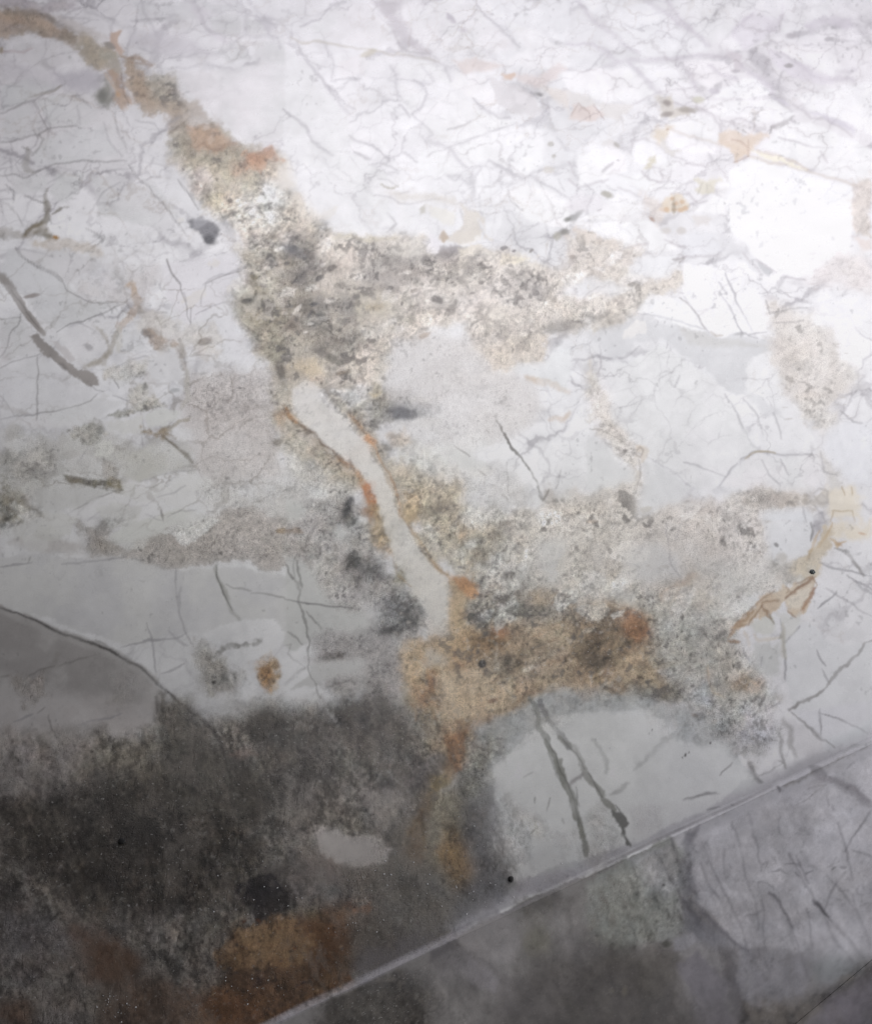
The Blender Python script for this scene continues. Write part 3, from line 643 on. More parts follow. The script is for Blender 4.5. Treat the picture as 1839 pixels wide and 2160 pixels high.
# ================================================================ pale channel and its rusty banks
R('W', '545,745 600,750 660,765 720,830 760,880 800,960 840,1060 880,1130 850,1180 790,1110 740,1000 640,940 570,890 552,800', (182, 173, 158), .95, 8, 8, rag=9, col2=(168, 158, 140), grain=.75)
R('W', '590,795 620,775 645,785 665,815 700,850 735,890 765,940 790,985 815,1040 845,1100 885,1150 905,1185 908,1280 870,1290 855,1230 820,1180 800,1140 785,1090 775,1060 755,1000 725,955 685,925 640,890 600,840', (224, 222, 220), 1, 3, 5, rag=3, col2=(214, 208, 200), grain=.35, mid=.8)
R('W', '750,980 790,985 815,1040 850,1110 830,1130 800,1120 780,1060', (206, 200, 188), .8, 8, 6, rag=6, grain=.6)
R('E', '380,1290 460,1260 500,1340 460,1400 390,1380', (192, 178, 172), .5, 8, 6, grain=.4)
R('H', '720,240 800,260 900,400 1000,500 1020,640 1000,760 900,700 820,540 770,470 740,370', (224, 220, 214), .9, 6, 5, rag=4)
V('E', '0,1040 30,1100 90,1160 180,1220 250,1290 330,1370 400,1420', 11, (132, 108, 80), .85, 4, 5, tp=.3, var=1.2, rag=3, grain=.4)
V('E', '0,1060 20,1100 70,1140', 9, (190, 142, 84), .8, 5, 4)
V('E', '330,1380 420,1430 480,1500 540,1580 560,1660 540,1764', 15, (178, 142, 100), .8, 6, 5, tp=.4, var=1.2, rag=3)
O('E', 530, 1600, 34, 60, (186, 122, 66), .85, -10, .5, .4, grain=.3)
O('E', 520, 1710, 50, 34, (150, 112, 72), .8, 10, .5, .4, grain=.3)
R('H', '470,60 540,0 570,60 590,120 640,210 680,330 660,400 600,360 560,300 520,200 560,160', (190, 164, 116), .9, 7, 6, rag=9, col2=(184, 150, 100), grain=.6)
R('H', '480,150 520,120 540,170 500,200', (210, 204, 190), .8, 6, 5, rag=4)
V('H', '500,70 580,140', 8, (150, 104, 64), .7, 5)
V('H', '640,180 660,260 680,330 690,420', 5, (222, 214, 198), .8, 3, 3)
R('H', '690,470 740,420 770,470 780,540 740,560 700,540', (128, 120, 88), .9, 6, 6, rag=8, grain=.8)
V('E', '410,1110 460,1170 510,1240 560,1300', 10, (206, 176, 136), .85, 4, 4, tp=.5)
V('E', '510,1240 560,1300', 7, (200, 142, 84), .7, 6, 4, tp=.5)
V('E', '390,1090 430,1130 470,1180', 5, (166, 124, 84), .8, 4)
V('E', '560,1300 620,1440 680,1540 700,1600 740,1764', 9, (168, 140, 98), .6, 6, 5, var=1)
V('E', '700,1590 800,1580 830,1620 840,1700', 7, (150, 120, 80), .7, 6, 5)
R('E', '720,1640 780,1620 820,1700 800,1764 730,1764', (204, 178, 134), .9, 6, 6, rag=5)
R('H', '710,0 800,0 830,100 780,170 740,110', (198, 172, 130), .9, 6, 6, rag=5)
V('H', '720,80 780,190 850,290 900,380 960,450 1010,490', 9, (180, 148, 100), .8, 5, 4, var=1)
V('H', '800,190 860,290 920,380', 5, (224, 214, 192), .8, 4, 4)
R('H', '840,200 960,200 1000,300 940,400 880,320', (178, 170, 150), .7, 8, 7, rag=10, grain=.9)
V('H', '900,640 1000,770', 5, (160, 140, 110), .4, 4)

# ================================================================ brown vein, top left
R('A', '0,0 480,0 500,50 300,50 200,70 60,60 0,55', (176, 166, 172), .85, 5, 6, rag=5, grain=.35, col2=(190, 182, 188))
R('A', '200,70 460,100 620,200 680,240 560,230 470,170 330,110', (198, 190, 186), .7, 6, 6)
R('A', '-200,40 0,60 120,65 250,95 350,145 440,180 490,210 465,270 380,240 280,225 200,200 100,205 0,215 -200,260', (158, 142, 122), 1, 5, 6, rag=6, col2=(186, 164, 142), ts='40', grain=.4)
R('A', '0,130 60,120 130,130 200,160 120,200 0,210', (172, 158, 152), .7, 6, 6, rag=8, grain=.4)
V('A', '0,30 60,65 200,75 300,110 400,160 470,190', 9, (128, 116, 104), .8, 6, 4)
R('A', '480,200 560,225 620,250 690,265 720,310 745,350 690,380 640,400 580,425 530,390 480,330 465,280', (158, 147, 126), 1, 5, 6, rag=7, col2=(178, 164, 142), ts='40', grain=.4)
R('A', '600,310 680,305 735,340 700,375 620,365', (164, 162, 146), .8, 6, 5)
O('A', 680, 280, 40, 16, (118, 106, 88), .8, 15)
R('A', '685,190 755,190 740,215 725,260 765,320 745,350 700,270 680,255', (200, 170, 148), .95, 3, 4)
R('A', '640,390 740,350 760,450 720,470 660,430', (174, 164, 148), .9, 6, 5)
R('A', '640,480 700,540 710,620 690,665 620,655 585,600 620,560', (134, 134, 122), .85, 10, 5, grain=.2)
O('A', 635, 590, 26, 36, (112, 112, 104), .8, 0, .6)
R('A', '755,345 850,345 940,405 850,400 870,450 900,520 930,560 1000,600 1060,640 1150,680 1150,740 1050,715 950,715 880,705 840,640 790,600 770,540 755,450', (182, 164, 142), 1, 5, 6, rag=8, col2=(166, 144, 120), ts='40', grain=.5)
V('A', '760,350 850,350 940,405 870,400 800,380', 4, (150, 116, 84), .8, 3)
R('A', '650,430 700,440 750,480 770,570 805,650 760,680 710,665 720,580 690,500', (166, 132, 106), .85, 4, 6, rag=6, col2=(184, 152, 122), ts='40', grain=.4)
V('A', '0,110 120,125 250,150 380,200', 10, (190, 158, 132), .6, 8, 5, rag=4)
V('A', '0,180 150,190 300,210 420,240', 5, (128, 112, 92), .5, 4, 5, br=.3)
V('A', '650,450 720,560 740,600', 6, (200, 176, 150), .8, 4)
O('A', 735, 585, 16, 18, (204, 156, 100), .8)
V('A', '755,450 765,560 805,650', 3, (120, 90, 66), .7)
R('A', '900,480 1040,450 1110,480 1130,560 1180,640 1150,690 1060,650 960,600 920,540', (172, 164, 148), .95, 6, 6, rag=8, grain=.7)
O('A', 1060, 560, 40, 12, (120, 92, 72), .8)
O('A', 1010, 560, 60, 50, (158, 146, 128), .6, 0, .6, .5, grain=.8)
R('A', '1010,640 1160,650 1250,640 1300,710 1360,760 1340,780 1180,800 1060,780 1020,720', (166, 148, 126), .8, 8, 7, rag=14, blk=.2, grain=.3)
R('A', '1160,700 1300,720 1400,780 1320,790 1180,760', (202, 196, 192), .7, 6, 7, rag=12)
R('A', '1060,800 1140,760 1180,800 1400,790 1520,880 1640,910 1720,930 1760,990 1660,1010 1600,1100 1500,1180 1400,1200 1320,1230 1270,1150 1150,1050 1060,960 1040,830', (188, 180, 162), .95, 6, 7, rag=9, col2=(172, 162, 142), grain=.7)
R('A', '1160,790 1340,790 1400,840 1480,890 1420,910 1330,935 1200,925 1170,850', (174, 144, 116), .95, 5, 6, rag=7, col2=(196, 164, 134), grain=.15)
V('A', '1170,900 1210,920 1260,880 1330,930 1400,900 1480,890', 6, (134, 100, 74), .8, 4, 5)
V('A', '1040,830 1080,805 1140,770 1150,800', 5, (120, 98, 72), .7, 4, 4)
R('A', '1510,935 1600,930 1680,910 1735,985 1650,975 1640,1010 1610,1060 1520,1010', (190, 140, 102), .95, 4, 5, rag=6, col2=(180, 126, 88), grain=.3)
V('A', '1640,930 1680,905 1720,960 1764,985', 5, (196, 136, 92), .9, 3)
R('A', '1650,980 1730,990 1700,1060 1650,1110', (216, 196, 178), .8, 7, 5)
O('A', 1500, 1040, 70, 50, (166, 130, 102), .6, 0, .6, .6, grain=.8)
R('A', '1180,1080 1260,1040 1340,1120 1300,1200 1220,1240 1170,1160', (206, 198, 194), .8, 7, 6, rag=6)
R('A', '1280,1230 1380,1190 1400,1250 1340,1300 1260,1290', (184, 174, 152), .9, 7, 6, rag=5)
R('W', '560,300 590,330 600,390 650,440 640,470 600,410 545,370', (216, 206, 188), .6, 12, 6)
O('A', 1620, 1280, 46, 18, (110, 102, 90), .85, 5); O('A', 1730, 1290, 36, 16, (116, 108, 96), .85, 5)
O('A', 1380, 1195, 30, 12, (128, 122, 108), .7, 5)
# dark grey crystal near the top left
R('A', '1180,1360 1240,1325 1310,1350 1370,1390 1360,1480 1310,1530 1270,1500 1240,1430 1190,1410', (118, 118, 124), .95, 4, 6, rag=6, col2=(92, 94, 98), ts='20')
R('A', '1190,1370 1250,1340 1290,1370 1250,1410 1200,1400', (160, 160, 166), .8, 4, 5)
O('A', 1310, 1490, 36, 26, (72, 74, 78), .8, 20, .5, .4)
R('A', '1370,1340 1440,1400 1440,1470 1380,1450', (160, 158, 160), .6, 12, 5)

# ================================================================ dark blotches inside the breccia
for x, y, rx, ry, an, c, a in ((50, 80, 60, 34, 20, (96, 96, 98), .9), (160, 110, 40, 16, 40, (104, 96, 88), .8), (290, 190, 34, 16, -30, (104, 96, 88), .85),
                               (100, 240, 60, 24, -50, (104, 100, 96), .8), (470, 100, 30, 14, 0, (120, 112, 102), .7), (440, 370, 32, 18, -20, (92, 90, 88), .85),
                               (210, 510, 50, 24, -35, (88, 88, 84), .85), (955, 390, 40, 20, 20, (86, 80, 78), .95), (1035, 440, 24, 44, 20, (96, 92, 86), .8),
                               (800, 330, 34, 16, -20, (120, 108, 96), .8), (795, 430, 24, 12, 10, (108, 102, 88), .8), (340, 640, 60, 20, 10, (116, 106, 96), .6),
                               (240, 720, 60, 24, 20, (118, 112, 106), .7), (320, 770, 50, 22, 10, (106, 104, 94), .7), (360, 840, 50, 16, -20, (112, 96, 72), .7),
                               (40, 540, 40, 30, 20, (110, 100, 90), .7), (1410, 220, 24, 16, 20, (116, 110, 100), .7), (1580, 340, 20, 60, -8, (140, 136, 136), .6),
                               (1340, 620, 30, 20, 20, (150, 142, 138), .8), (1200, 100, 24, 18, 0, (108, 104, 102), .8), (700, 130, 120, 40, -15, (128, 126, 124), .5),
                               (640, 320, 60, 20, 10, (132, 122, 112), .6), (780, 220, 80, 24, 0, (136, 124, 116), .5), (1130, 210, 40, 16, 0, (150, 144, 138), .6),
                               (340, 300, 40, 20, 0, (134, 126, 116), .6), (140, 420, 30, 40, 0, (126, 120, 110), .6), (860, 610, 40, 16, -20, (166, 144, 120), .7),
                               (560, 430, 60, 24, 0, (168, 148, 110), .5)):
    O('E', x, y, rx, ry, c, a, an, .5, .45, grain=.5)
for x, y, rx, ry, an, c, a in ((1530, 395, 50, 20, -5, (72, 70, 68), .95), (1610, 425, 26, 22, 20, (112, 110, 100), .7), (1740, 820, 24, 60, -20, (110, 104, 96), .7),
                               (1570, 245, 26, 16, 30, (120, 112, 84), .8), (1600, 290, 22, 14, 30, (120, 114, 96), .7), (1270, 645, 40, 20, -10, (134, 124, 114), .7),
                               (1680, 130, 30, 24, 0, (126, 122, 114), .7), (930, 600, 36, 20, 20, (118, 110, 106), .8), (1080, 950, 40, 16, 0, (166, 168, 170), .6),
                               (545, 680, 34, 18, 20, (160, 158, 160), .6), (190, 365, 40, 10, -10, (150, 140, 136), .8), (1720, 1270, 30, 22, 0, (108, 102, 90), .8),
                               (1710, 1030, 26, 14, 0, (120, 114, 110), .6), (1130, 690, 20, 50, -20, (150, 142, 130), .5)):
    O('D', x, y, rx, ry, c, a, an, .5, .45, grain=.4)
O('D', 970, 590, 50, 24, (160, 146, 130), .6, 20)
R('D', '1700,1080 1764,1060 1764,1200 1720,1180', (180, 148, 112), .8, 8, 6, rag=8)
for x, y, rx, ry, an, c, a in ((15, 500, 24, 22, 0, (108, 112, 112), .9), (1690, 930, 50, 18, 5, (200, 198, 200), .7), (1420, 925, 26, 14, 0, (168, 164, 162), .8),
                               (340, 275, 50, 12, 10, (176, 166, 160), .7), (1250, 630, 10, 6, 0, (150, 140, 130), .6), (1660, 290, 20, 8, -10, (186, 178, 180), .7),
                               (940, 600, 34, 12, -5, (170, 170, 172), .8), (1140, 375, 34, 14, 10, (200, 196, 200), .7), (1500, 640, 26, 22, 0, (196, 196, 200), .6)):
    O('F', x, y, rx, ry, c, a, an, .5, .3)
O('W', 1140, 660, 34, 9, (120, 116, 108), .85, -5, .5, .4, grain=.5)
O('W', 1192, 643, 14, 10, (150, 156, 148), .8, 0, .5, .2)
rr_ = random.Random(4)
for _ in range(70):     # little streaks in the pale fields at right
    u, v = rr_.random(), rr_.random()
    x = 1170 + 420 * u + 60 * v; y = 620 + 520 * v
    O('F', x, y, rr_.uniform(6, 26), rr_.uniform(2, 6), (180, 172, 164), rr_.uniform(.3, .7), rr_.uniform(-20, 30), .5, .4)
for _ in range(60):
    O('F', rr_.uniform(1380, 1764), rr_.uniform(100, 330), rr_.uniform(10, 34), rr_.uniform(3, 8), (196, 188, 190), rr_.uniform(.2, .6), rr_.uniform(-25, 5), .5, .4)
for _ in range(150):    # dark grains of the breccia
    x = rr_.gauss(760, 420); y = rr_.gauss(330, 190)
    if 0 < x < 1650 and 40 < y < 700 and x > 60 + (y - 300) * .1:
        O('E', x, y, rr_.uniform(6, 22), rr_.uniform(4, 11), (116, 108, 100), rr_.uniform(.3, .8), rr_.uniform(-50, 20), .5, .4)
for _ in range(120):
    O('I', rr_.uniform(0, 1000), rr_.uniform(0, 1050), rr_.uniform(5, 22), rr_.uniform(4, 9), rr_.choice(((150, 138, 122), (168, 160, 150), (214, 210, 204), (132, 118, 100))), rr_.uniform(.2, .5), rr_.uniform(-50, 20), .5, .5)

# ================================================================ the dark lower left: dark stone, its colour also carrying some light falloff
R('W', '-400,1540 0,1510 60,1500 200,1485 320,1475 325,1410 350,1415 400,1450 470,1450 520,1430 580,1435 620,1425 660,1410 720,1400 790,1385 815,1420 850,1470 890,1520 915,1560 880,1600 850,1640 830,1690 820,1740 850,1800 900,1850 960,1900 760,2000 560,2100 500,2500 -400,2500', (128, 123, 118), .97, 22, 9, rag=30, ragn='80', col2=(112, 108, 102), ts='80', grain=.85, con=1.8)
R('W', '0,1590 100,1600 160,1580 230,1560 330,1540 420,1580 500,1600 540,1700 500,1790 400,1850 300,1860 200,1850 140,1830 100,1780 0,1740', (92, 87, 80), .9, 18, 9, rag=26, col2=(66, 62, 58), ts='80', grain=.9, con=2)
R('W', '325,1410 350,1415 400,1450 430,1500 520,1560 560,1600 520,1650 420,1660 340,1640 300,1560 330,1480', (102, 98, 90), .85, 10, 8, rag=14, col2=(86, 82, 76), grain=.6)
R('W', '500,1440 540,1430 580,1445 590,1470 640,1500 560,1520 500,1480', (70, 66, 64), .8, 14, 8, rag=18, col2=(92, 88, 80), grain=.6)
R('W', '620,1450 700,1430 800,1440 840,1480 820,1560 740,1600 640,1590 560,1560 600,1500', (100, 96, 94), .85, 18, 8, rag=16, col2=(120, 116, 112), grain=.8)
R('W', '690,1420 780,1400 800,1440 780,1500 700,1500 650,1470', (104, 99, 98), .8, 12, 8, rag=12, col2=(92, 88, 86), grain=.7)
R('W', '-100,1480 100,1490 200,1480 200,1540 180,1590 60,1610 -100,1590', (172, 165, 162), .85, 24, 8, rag=20, col2=(144, 137, 133), grain=.5)
R('W', '180,1500 260,1480 320,1480 310,1550 230,1570 160,1580', (142, 136, 124), .8, 18, 8, rag=18, grain=.6)
R('W', '640,1690 660,1670 700,1690 740,1690 770,1700 790,1720 780,1745 720,1750 680,1745 650,1720', (196, 188, 183), 1, 7, 6, rag=6, col2=(176, 168, 164))
R('W', '560,1600 640,1580 700,1600 800,1600 840,1640 820,1700 790,1720 740,1640 640,1660 600,1700 560,1660', (158, 151, 145), .8, 18, 8, rag=18, col2=(138, 131, 126), grain=.6, mid=.6)
R('W', '720,1600 780,1590 850,1620 830,1680 800,1740 770,1690', (182, 174, 169), .9, 10, 7, rag=8, col2=(160, 152, 148), grain=.4, mid=.5)
R('W', '820,1540 900,1550 880,1600 840,1620 760,1590', (120, 116, 120), .7, 12, 7, grain=.4)
R('W', '530,1770 600,1740 680,1760 700,1800 640,1840 600,1800', (140, 130, 124), .7, 14, 8, rag=10, col2=(134, 118, 108), grain=.4)
R('W', '600,1740 670,1740 690,1780 640,1780', (132, 108, 94), .7, 10, 8, rag=10, grain=.4)
R('W', '500,1780 540,1770 580,1800 595,1825 560,1850 520,1870 500,1830 470,1800', (62, 58, 62), .95, 6, 7, rag=8, col2=(78, 74, 74), grain=.5)
R('W', '560,1740 640,1730 700,1780 800,1770 850,1840 780,1830 680,1825 600,1840', (142, 134, 130), .8, 14, 8, rag=12, col2=(128, 120, 117), grain=.5)
R('W', '0,1780 100,1850 160,1880 230,1900 240,1980 160,1960 80,1980 0,2000', (118, 113, 114), .8, 16, 8)
R('W', '70,2000 120,1980 165,2000 160,2060 90,2070', (136, 130, 126), .9, 7, 7, rag=5)
R('W', '0,2030 60,2030 70,2100 0,2100', (110, 80, 56), .85, 12, 7, rag=8)
R('W', '150,1880 220,1890 300,1950 260,2000 180,1980', (128, 98, 78), .9, 12, 7, rag=10, col2=(114, 86, 62), grain=.3)
R('W', '210,2010 320,1980 400,2000 460,2010 420,2060 420,2400 180,2400 190,2080', (122, 98, 80), .9, 12, 8, rag=14, col2=(104, 88, 76), grain=.5)
R('W', '0,2060 60,2080 180,2080 210,2120 160,2400 0,2400', (96, 92, 94), .85, 12, 8, rag=8)
R('W', '440,1990 470,1930 520,1880 560,1850 620,1850 680,1830 760,1825 770,1850 720,1910 700,1960 720,1990 600,2050 520,2090 400,2400 340,2400 380,2090', (136, 100, 68), 1, 5, 8, rag=7, col2=(122, 94, 70), grain=.65, con=2)
R('K', '420,1360 500,1270 600,1160 740,1120 860,1090 940,1120 1000,1200 1060,1300 1000,1400 880,1420 740,1400 600,1420 480,1400', (158, 128, 92), .9, 6, 8, rag=9, col2=(140, 106, 70), grain=.6, con=2)
R('K', '980,1160 1200,1120 1400,1040 1440,1060 1400,1130 1240,1290 1180,1420 1100,1480 1040,1400 1060,1290', (116, 80, 48), .9, 6, 8, rag=8, col2=(98, 70, 46), grain=.5)
R('K', '1260,1040 1420,1010 1430,1050 1300,1080', (168, 102, 56), .9, 5, 6, rag=6, grain=.5)
R('K', '1250,1080 1400,1070 1380,1160 1280,1160', (110, 110, 108), .8, 6, 6, rag=8, grain=.9)
R('K', '1400,1120 1560,1110 1560,1200 1400,1240 1340,1200', (82, 80, 70), .85, 12, 7, rag=10, grain=.7)
R('K', '880,1000 1200,1000 1260,1060 1100,1060 960,1060 860,1090', (98, 98, 96), .85, 8, 7, rag=10, col2=(120, 122, 122), grain=.9)
R('K', '680,1080 900,980 940,1030 820,1080 720,1120 600,1160', (112, 116, 120), .85, 6, 7, rag=8, grain=1)
O('K', 1210, 950, 50, 36, (72, 78, 82), .85, 0, .5, .5)
R('K', '1120,920 1300,930 1420,960 1400,1000 1280,1000 1160,1000', (128, 130, 134), .7, 8, 7, rag=10, grain=.7)
R('K', '940,760 1200,800 1280,840 1200,920 1060,900 940,930', (128, 122, 120), .8, 12, 8, rag=8, grain=.4)
O('K', 1060, 1090, 50, 20, (120, 110, 60), .8, 0, .5, .4)
O('K', 820, 1425, 60, 20, (70, 60, 66), .8, -25, .4, .5); O('K', 730, 1500, 44, 16, (70, 58, 74), .8, -30, .4, .5); O('K', 735, 1330, 30, 14, (86, 88, 96), .8, 0, .5, .6)
R('K', '440,1600 700,1600 720,1764 440,1764', (132, 90, 56), .6, 16, 8, rag=10, grain=.4)
R('K', '1080,1480 1300,1340 1320,1420 1180,1480 1040,1600 960,1620', (118, 92, 58), .8, 8, 6, grain=.4)
R('L', '0,780 340,790 440,900 560,940 620,1080 560,1160 400,1180 280,1200 0,1200 0,900', (136, 128, 122), .9, 14, 8, rag=14, col2=(116, 109, 104), grain=.9, mid=.6)
R('L', '0,860 400,860 380,960 260,1000 60,1000', (90, 86, 82), .7, 14, 8, rag=18, grain=1)
R('L', '60,1280 240,1210 420,1170 620,1080 700,1080 640,1180 400,1310 200,1400 60,1440 0,1400', (124, 119, 120), .95, 12, 6, rag=6, grain=.3)
R('L', '0,1150 200,1100 280,1180 200,1260 40,1300 0,1290', (86, 80, 70), .8, 12, 7, rag=12, grain=.8)
# around the rust tail above the front edge
R('L', '160,500 440,300 700,300 740,1100 560,1220 300,1240 160,1000', (134, 130, 126), .95, 12, 8, rag=10, col2=(122, 118, 112), grain=.6)
R('L', '650,180 860,170 890,330 900,560 960,760 1040,880 1000,960 900,1010 700,1100 620,1080 700,900 680,640 660,420', (124, 123, 124), .95, 8, 7, rag=10, col2=(112, 111, 116), grain=.5)
R('L', '700,0 900,0 960,60 880,170 860,240 760,330 640,380 640,240 690,120', (140, 141, 136), .9, 10, 8, rag=12, grain=.9)
R('L', '920,60 1100,10 940,120 880,180', (176, 178, 176), .8, 7, 6, grain=.5)
R('L', '660,400 720,440 780,560 740,680 680,700 660,560', (100, 100, 104), .85, 8, 6, rag=10, grain=.6)
R('L', '480,340 640,300 660,400 640,560 580,760 580,900 460,760 440,640 480,500', (150, 144, 126), .85, 10, 7, rag=12, grain=.7)
R('L', '560,560 640,540 680,640 720,780 730,880 690,920 620,900 590,780 550,700', (150, 122, 80), .95, 7, 6, rag=9, col2=(160, 130, 88), grain=.7)
R('L', '600,540 660,560 680,620 620,640', (104, 84, 48), .7, 9, 6, rag=7)
R('L', '640,140 660,200 620,290 540,350 480,420 480,500 470,640 440,770 380,740 360,620 350,560 400,480 420,380 500,290 580,230 600,150', (142, 116, 76), .95, 7, 6, rag=7, col2=(118, 96, 68), grain=.45)
R('L', '520,230 640,200 640,270 560,330 500,320', (160, 140, 86), .8, 7, 6, rag=7)
R('L', '590,0 710,0 690,150 650,180 600,220 580,200 610,120', (172, 122, 72), .95, 5, 6, rag=6, col2=(184, 146, 100), grain=.5)
R('L', '600,140 650,130 640,220 590,230', (182, 152, 118), .8, 5, 4)
R('L', '380,640 440,640 440,770 380,750', (112, 90, 76), .7, 9, 6)
R('L', '460,0 600,0 600,80 520,70', (190, 172, 140), .6, 10, 6)

# ================================================================ front face
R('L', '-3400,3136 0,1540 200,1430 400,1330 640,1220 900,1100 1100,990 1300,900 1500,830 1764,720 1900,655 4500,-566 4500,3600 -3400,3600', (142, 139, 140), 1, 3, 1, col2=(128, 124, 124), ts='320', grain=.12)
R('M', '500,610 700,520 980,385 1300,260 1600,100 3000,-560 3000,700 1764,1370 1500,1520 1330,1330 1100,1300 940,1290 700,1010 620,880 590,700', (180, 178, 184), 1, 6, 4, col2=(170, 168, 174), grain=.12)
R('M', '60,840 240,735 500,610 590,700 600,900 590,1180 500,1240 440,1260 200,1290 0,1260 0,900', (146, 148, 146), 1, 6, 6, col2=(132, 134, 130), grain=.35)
R('M', '270,740 400,680 520,640 560,900 470,1000 360,880', (162, 162, 166), .8, 8, 6)
R('M', '560,900 600,600 640,560 660,700 680,900 700,1000 640,1060 590,1000', (112, 112, 120), .8, 8, 7, rag=6, grain=.3)
O('M', 630, 800, 20, 50, (84, 84, 92), .8, 0, .6, .3); O('M', 640, 920, 36, 50, (90, 90, 98), .8, 0, .6, .4)
R('M', '600,1000 680,1100 800,1180 940,1290 900,1320 800,1320 660,1260 580,1180', (112, 112, 120), .9, 10, 6)
R('M', '540,1230 650,1200 670,1250 620,1300 540,1300', (136, 136, 142), .9, 4, 4)
R('M', '560,1400 690,1320 780,1420 860,1500 850,1600 720,1620 600,1500', (116, 112, 118), .95, 4, 5)
R('M', '820,1310 900,1320 940,1420 960,1540 1000,1620 1000,1764 920,1764 880,1600 840,1460', (92, 88, 92), .9, 9, 6, rag=8)
R('M', '940,1290 1100,1300 1330,1330 1390,1460 1340,1600 1100,1640 960,1600 930,1420', (138, 136, 142), .95, 5, 5, rag=4, grain=.2)
R('M', '640,1540 850,1600 880,1764 660,1764', (110, 106, 112), .8, 8, 5)
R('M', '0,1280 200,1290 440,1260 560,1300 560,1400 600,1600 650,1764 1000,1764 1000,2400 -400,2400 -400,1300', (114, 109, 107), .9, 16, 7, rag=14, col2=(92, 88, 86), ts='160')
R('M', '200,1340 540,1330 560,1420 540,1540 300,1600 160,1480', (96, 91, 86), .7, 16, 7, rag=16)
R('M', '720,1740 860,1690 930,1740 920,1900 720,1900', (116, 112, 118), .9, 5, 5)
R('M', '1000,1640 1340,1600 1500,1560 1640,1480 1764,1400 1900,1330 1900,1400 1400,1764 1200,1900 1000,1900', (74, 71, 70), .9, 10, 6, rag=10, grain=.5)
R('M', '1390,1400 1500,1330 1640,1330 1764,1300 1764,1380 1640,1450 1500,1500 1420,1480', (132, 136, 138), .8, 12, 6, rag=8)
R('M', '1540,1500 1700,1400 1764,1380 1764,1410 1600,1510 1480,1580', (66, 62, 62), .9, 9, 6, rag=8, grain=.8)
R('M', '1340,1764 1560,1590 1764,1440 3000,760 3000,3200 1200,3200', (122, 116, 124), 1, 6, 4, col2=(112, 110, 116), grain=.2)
R('L', '1000,1040 1140,980 1300,940 1330,1040 1240,1110 1150,1140 1040,1120', (98, 94, 94), .9, 12, 8, rag=10, col2=(110, 106, 100), grain=.3)
R('L', '640,1240 900,1100 1000,1120 1060,1260 1000,1400 860,1400 720,1320', (144, 140, 142), .9, 10, 6)
R('L', '1100,1180 1240,1160 1260,1300 1120,1340 1060,1260', (120, 116, 104), .8, 14, 7, rag=10)
R('L', '1240,1200 1500,1160 1600,1300 1400,1400 1240,1360', (112, 108, 110), .7, 16, 7)
R('L', '500,1300 640,1230 700,1300 680,1460 660,1500 640,1380 540,1380 480,1420', (96, 92, 96), .8, 9, 7)
R('L', '730,1330 850,1400 920,1480 900,1560 760,1500 700,1440', (138, 133, 138), .8, 8, 6)
R('L', '520,1400 640,1360 640,1480 540,1490', (130, 126, 130), .8, 9, 6)
R('L', '-200,1640 0,1540 280,1420 420,1460 500,1560 500,2400 -400,2400', (84, 80, 76), .95, 14, 7, rag=12, col2=(70, 66, 64), ts='160', grain=.5)
R('L', '940,1480 1400,1400 1764,1400 1764,2200 900,2200 880,1700', (110, 105, 105), .8, 20, 8, rag=14, col2=(96, 91, 90), ts='160')
R('L', '900,1420 1100,1530 1120,1700 960,1760 880,1640', (112, 107, 108), .7, 16, 8, rag=10)
for _ in range(46):
    x, y = rr_.uniform(1000, 1764), rr_.uniform(1380, 1764)
    O('L', x, y, rr_.uniform(12, 46), rr_.uniform(10, 34), rr_.choice(((116, 110, 104), (84, 80, 78), (124, 118, 120), (90, 86, 78))), rr_.uniform(.15, .4), rr_.uniform(-40, 40), .6, .5)
for _ in range(40):
    x, y = rr_.uniform(0, 620), rr_.uniform(1340, 1764)
    O('M', x, y, rr_.uniform(12, 50), rr_.uniform(10, 34), rr_.choice(((116, 110, 104), (80, 76, 72), (110, 106, 100), (86, 82, 74))), rr_.uniform(.15, .4), rr_.uniform(-40, 40), .6, .5)
V('L', '640,1250 700,1310 780,1360 850,1400 880,1430', 6, (84, 80, 84), .8, 6, 4)
V('L', '640,1260 660,1340 660,1420 690,1500 700,1300', 7, (96, 92, 96), .6, 7, 4)
V('L', '310,1440 320,1540 300,1620', 3, (46, 44, 44), .8, 3, 3, br=.4)
O('L', 755, 1530, 28, 22, (54, 52, 50), .85, 40, .4, .6)
V('L', '730,1500 770,1550 800,1650 830,1740', 2.5, (56, 54, 52), .8, 3, 3)
V('L', '1120,1100 1150,1070 1190,1090 1160,1110 1120,1105', 2, (176, 172, 168), .7, 2, 3, br=.4)
V('L', '1150,1060 1160,1090 1200,1130', 2, (176, 172, 168), .6, 2, 3, br=.4)
# worn band, its violet highlight painted in, and the joint along the front edge
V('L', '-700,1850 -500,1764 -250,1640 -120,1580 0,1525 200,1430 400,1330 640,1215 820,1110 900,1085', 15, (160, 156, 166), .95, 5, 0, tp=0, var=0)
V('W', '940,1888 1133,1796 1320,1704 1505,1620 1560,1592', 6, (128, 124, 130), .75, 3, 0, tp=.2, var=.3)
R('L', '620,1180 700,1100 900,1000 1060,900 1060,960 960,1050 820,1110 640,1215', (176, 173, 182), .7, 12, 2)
R('L', '1060,900 1240,830 1480,760 1640,700 1700,690 1500,800 1280,890 1060,975', (180, 177, 186), .6, 12, 2)

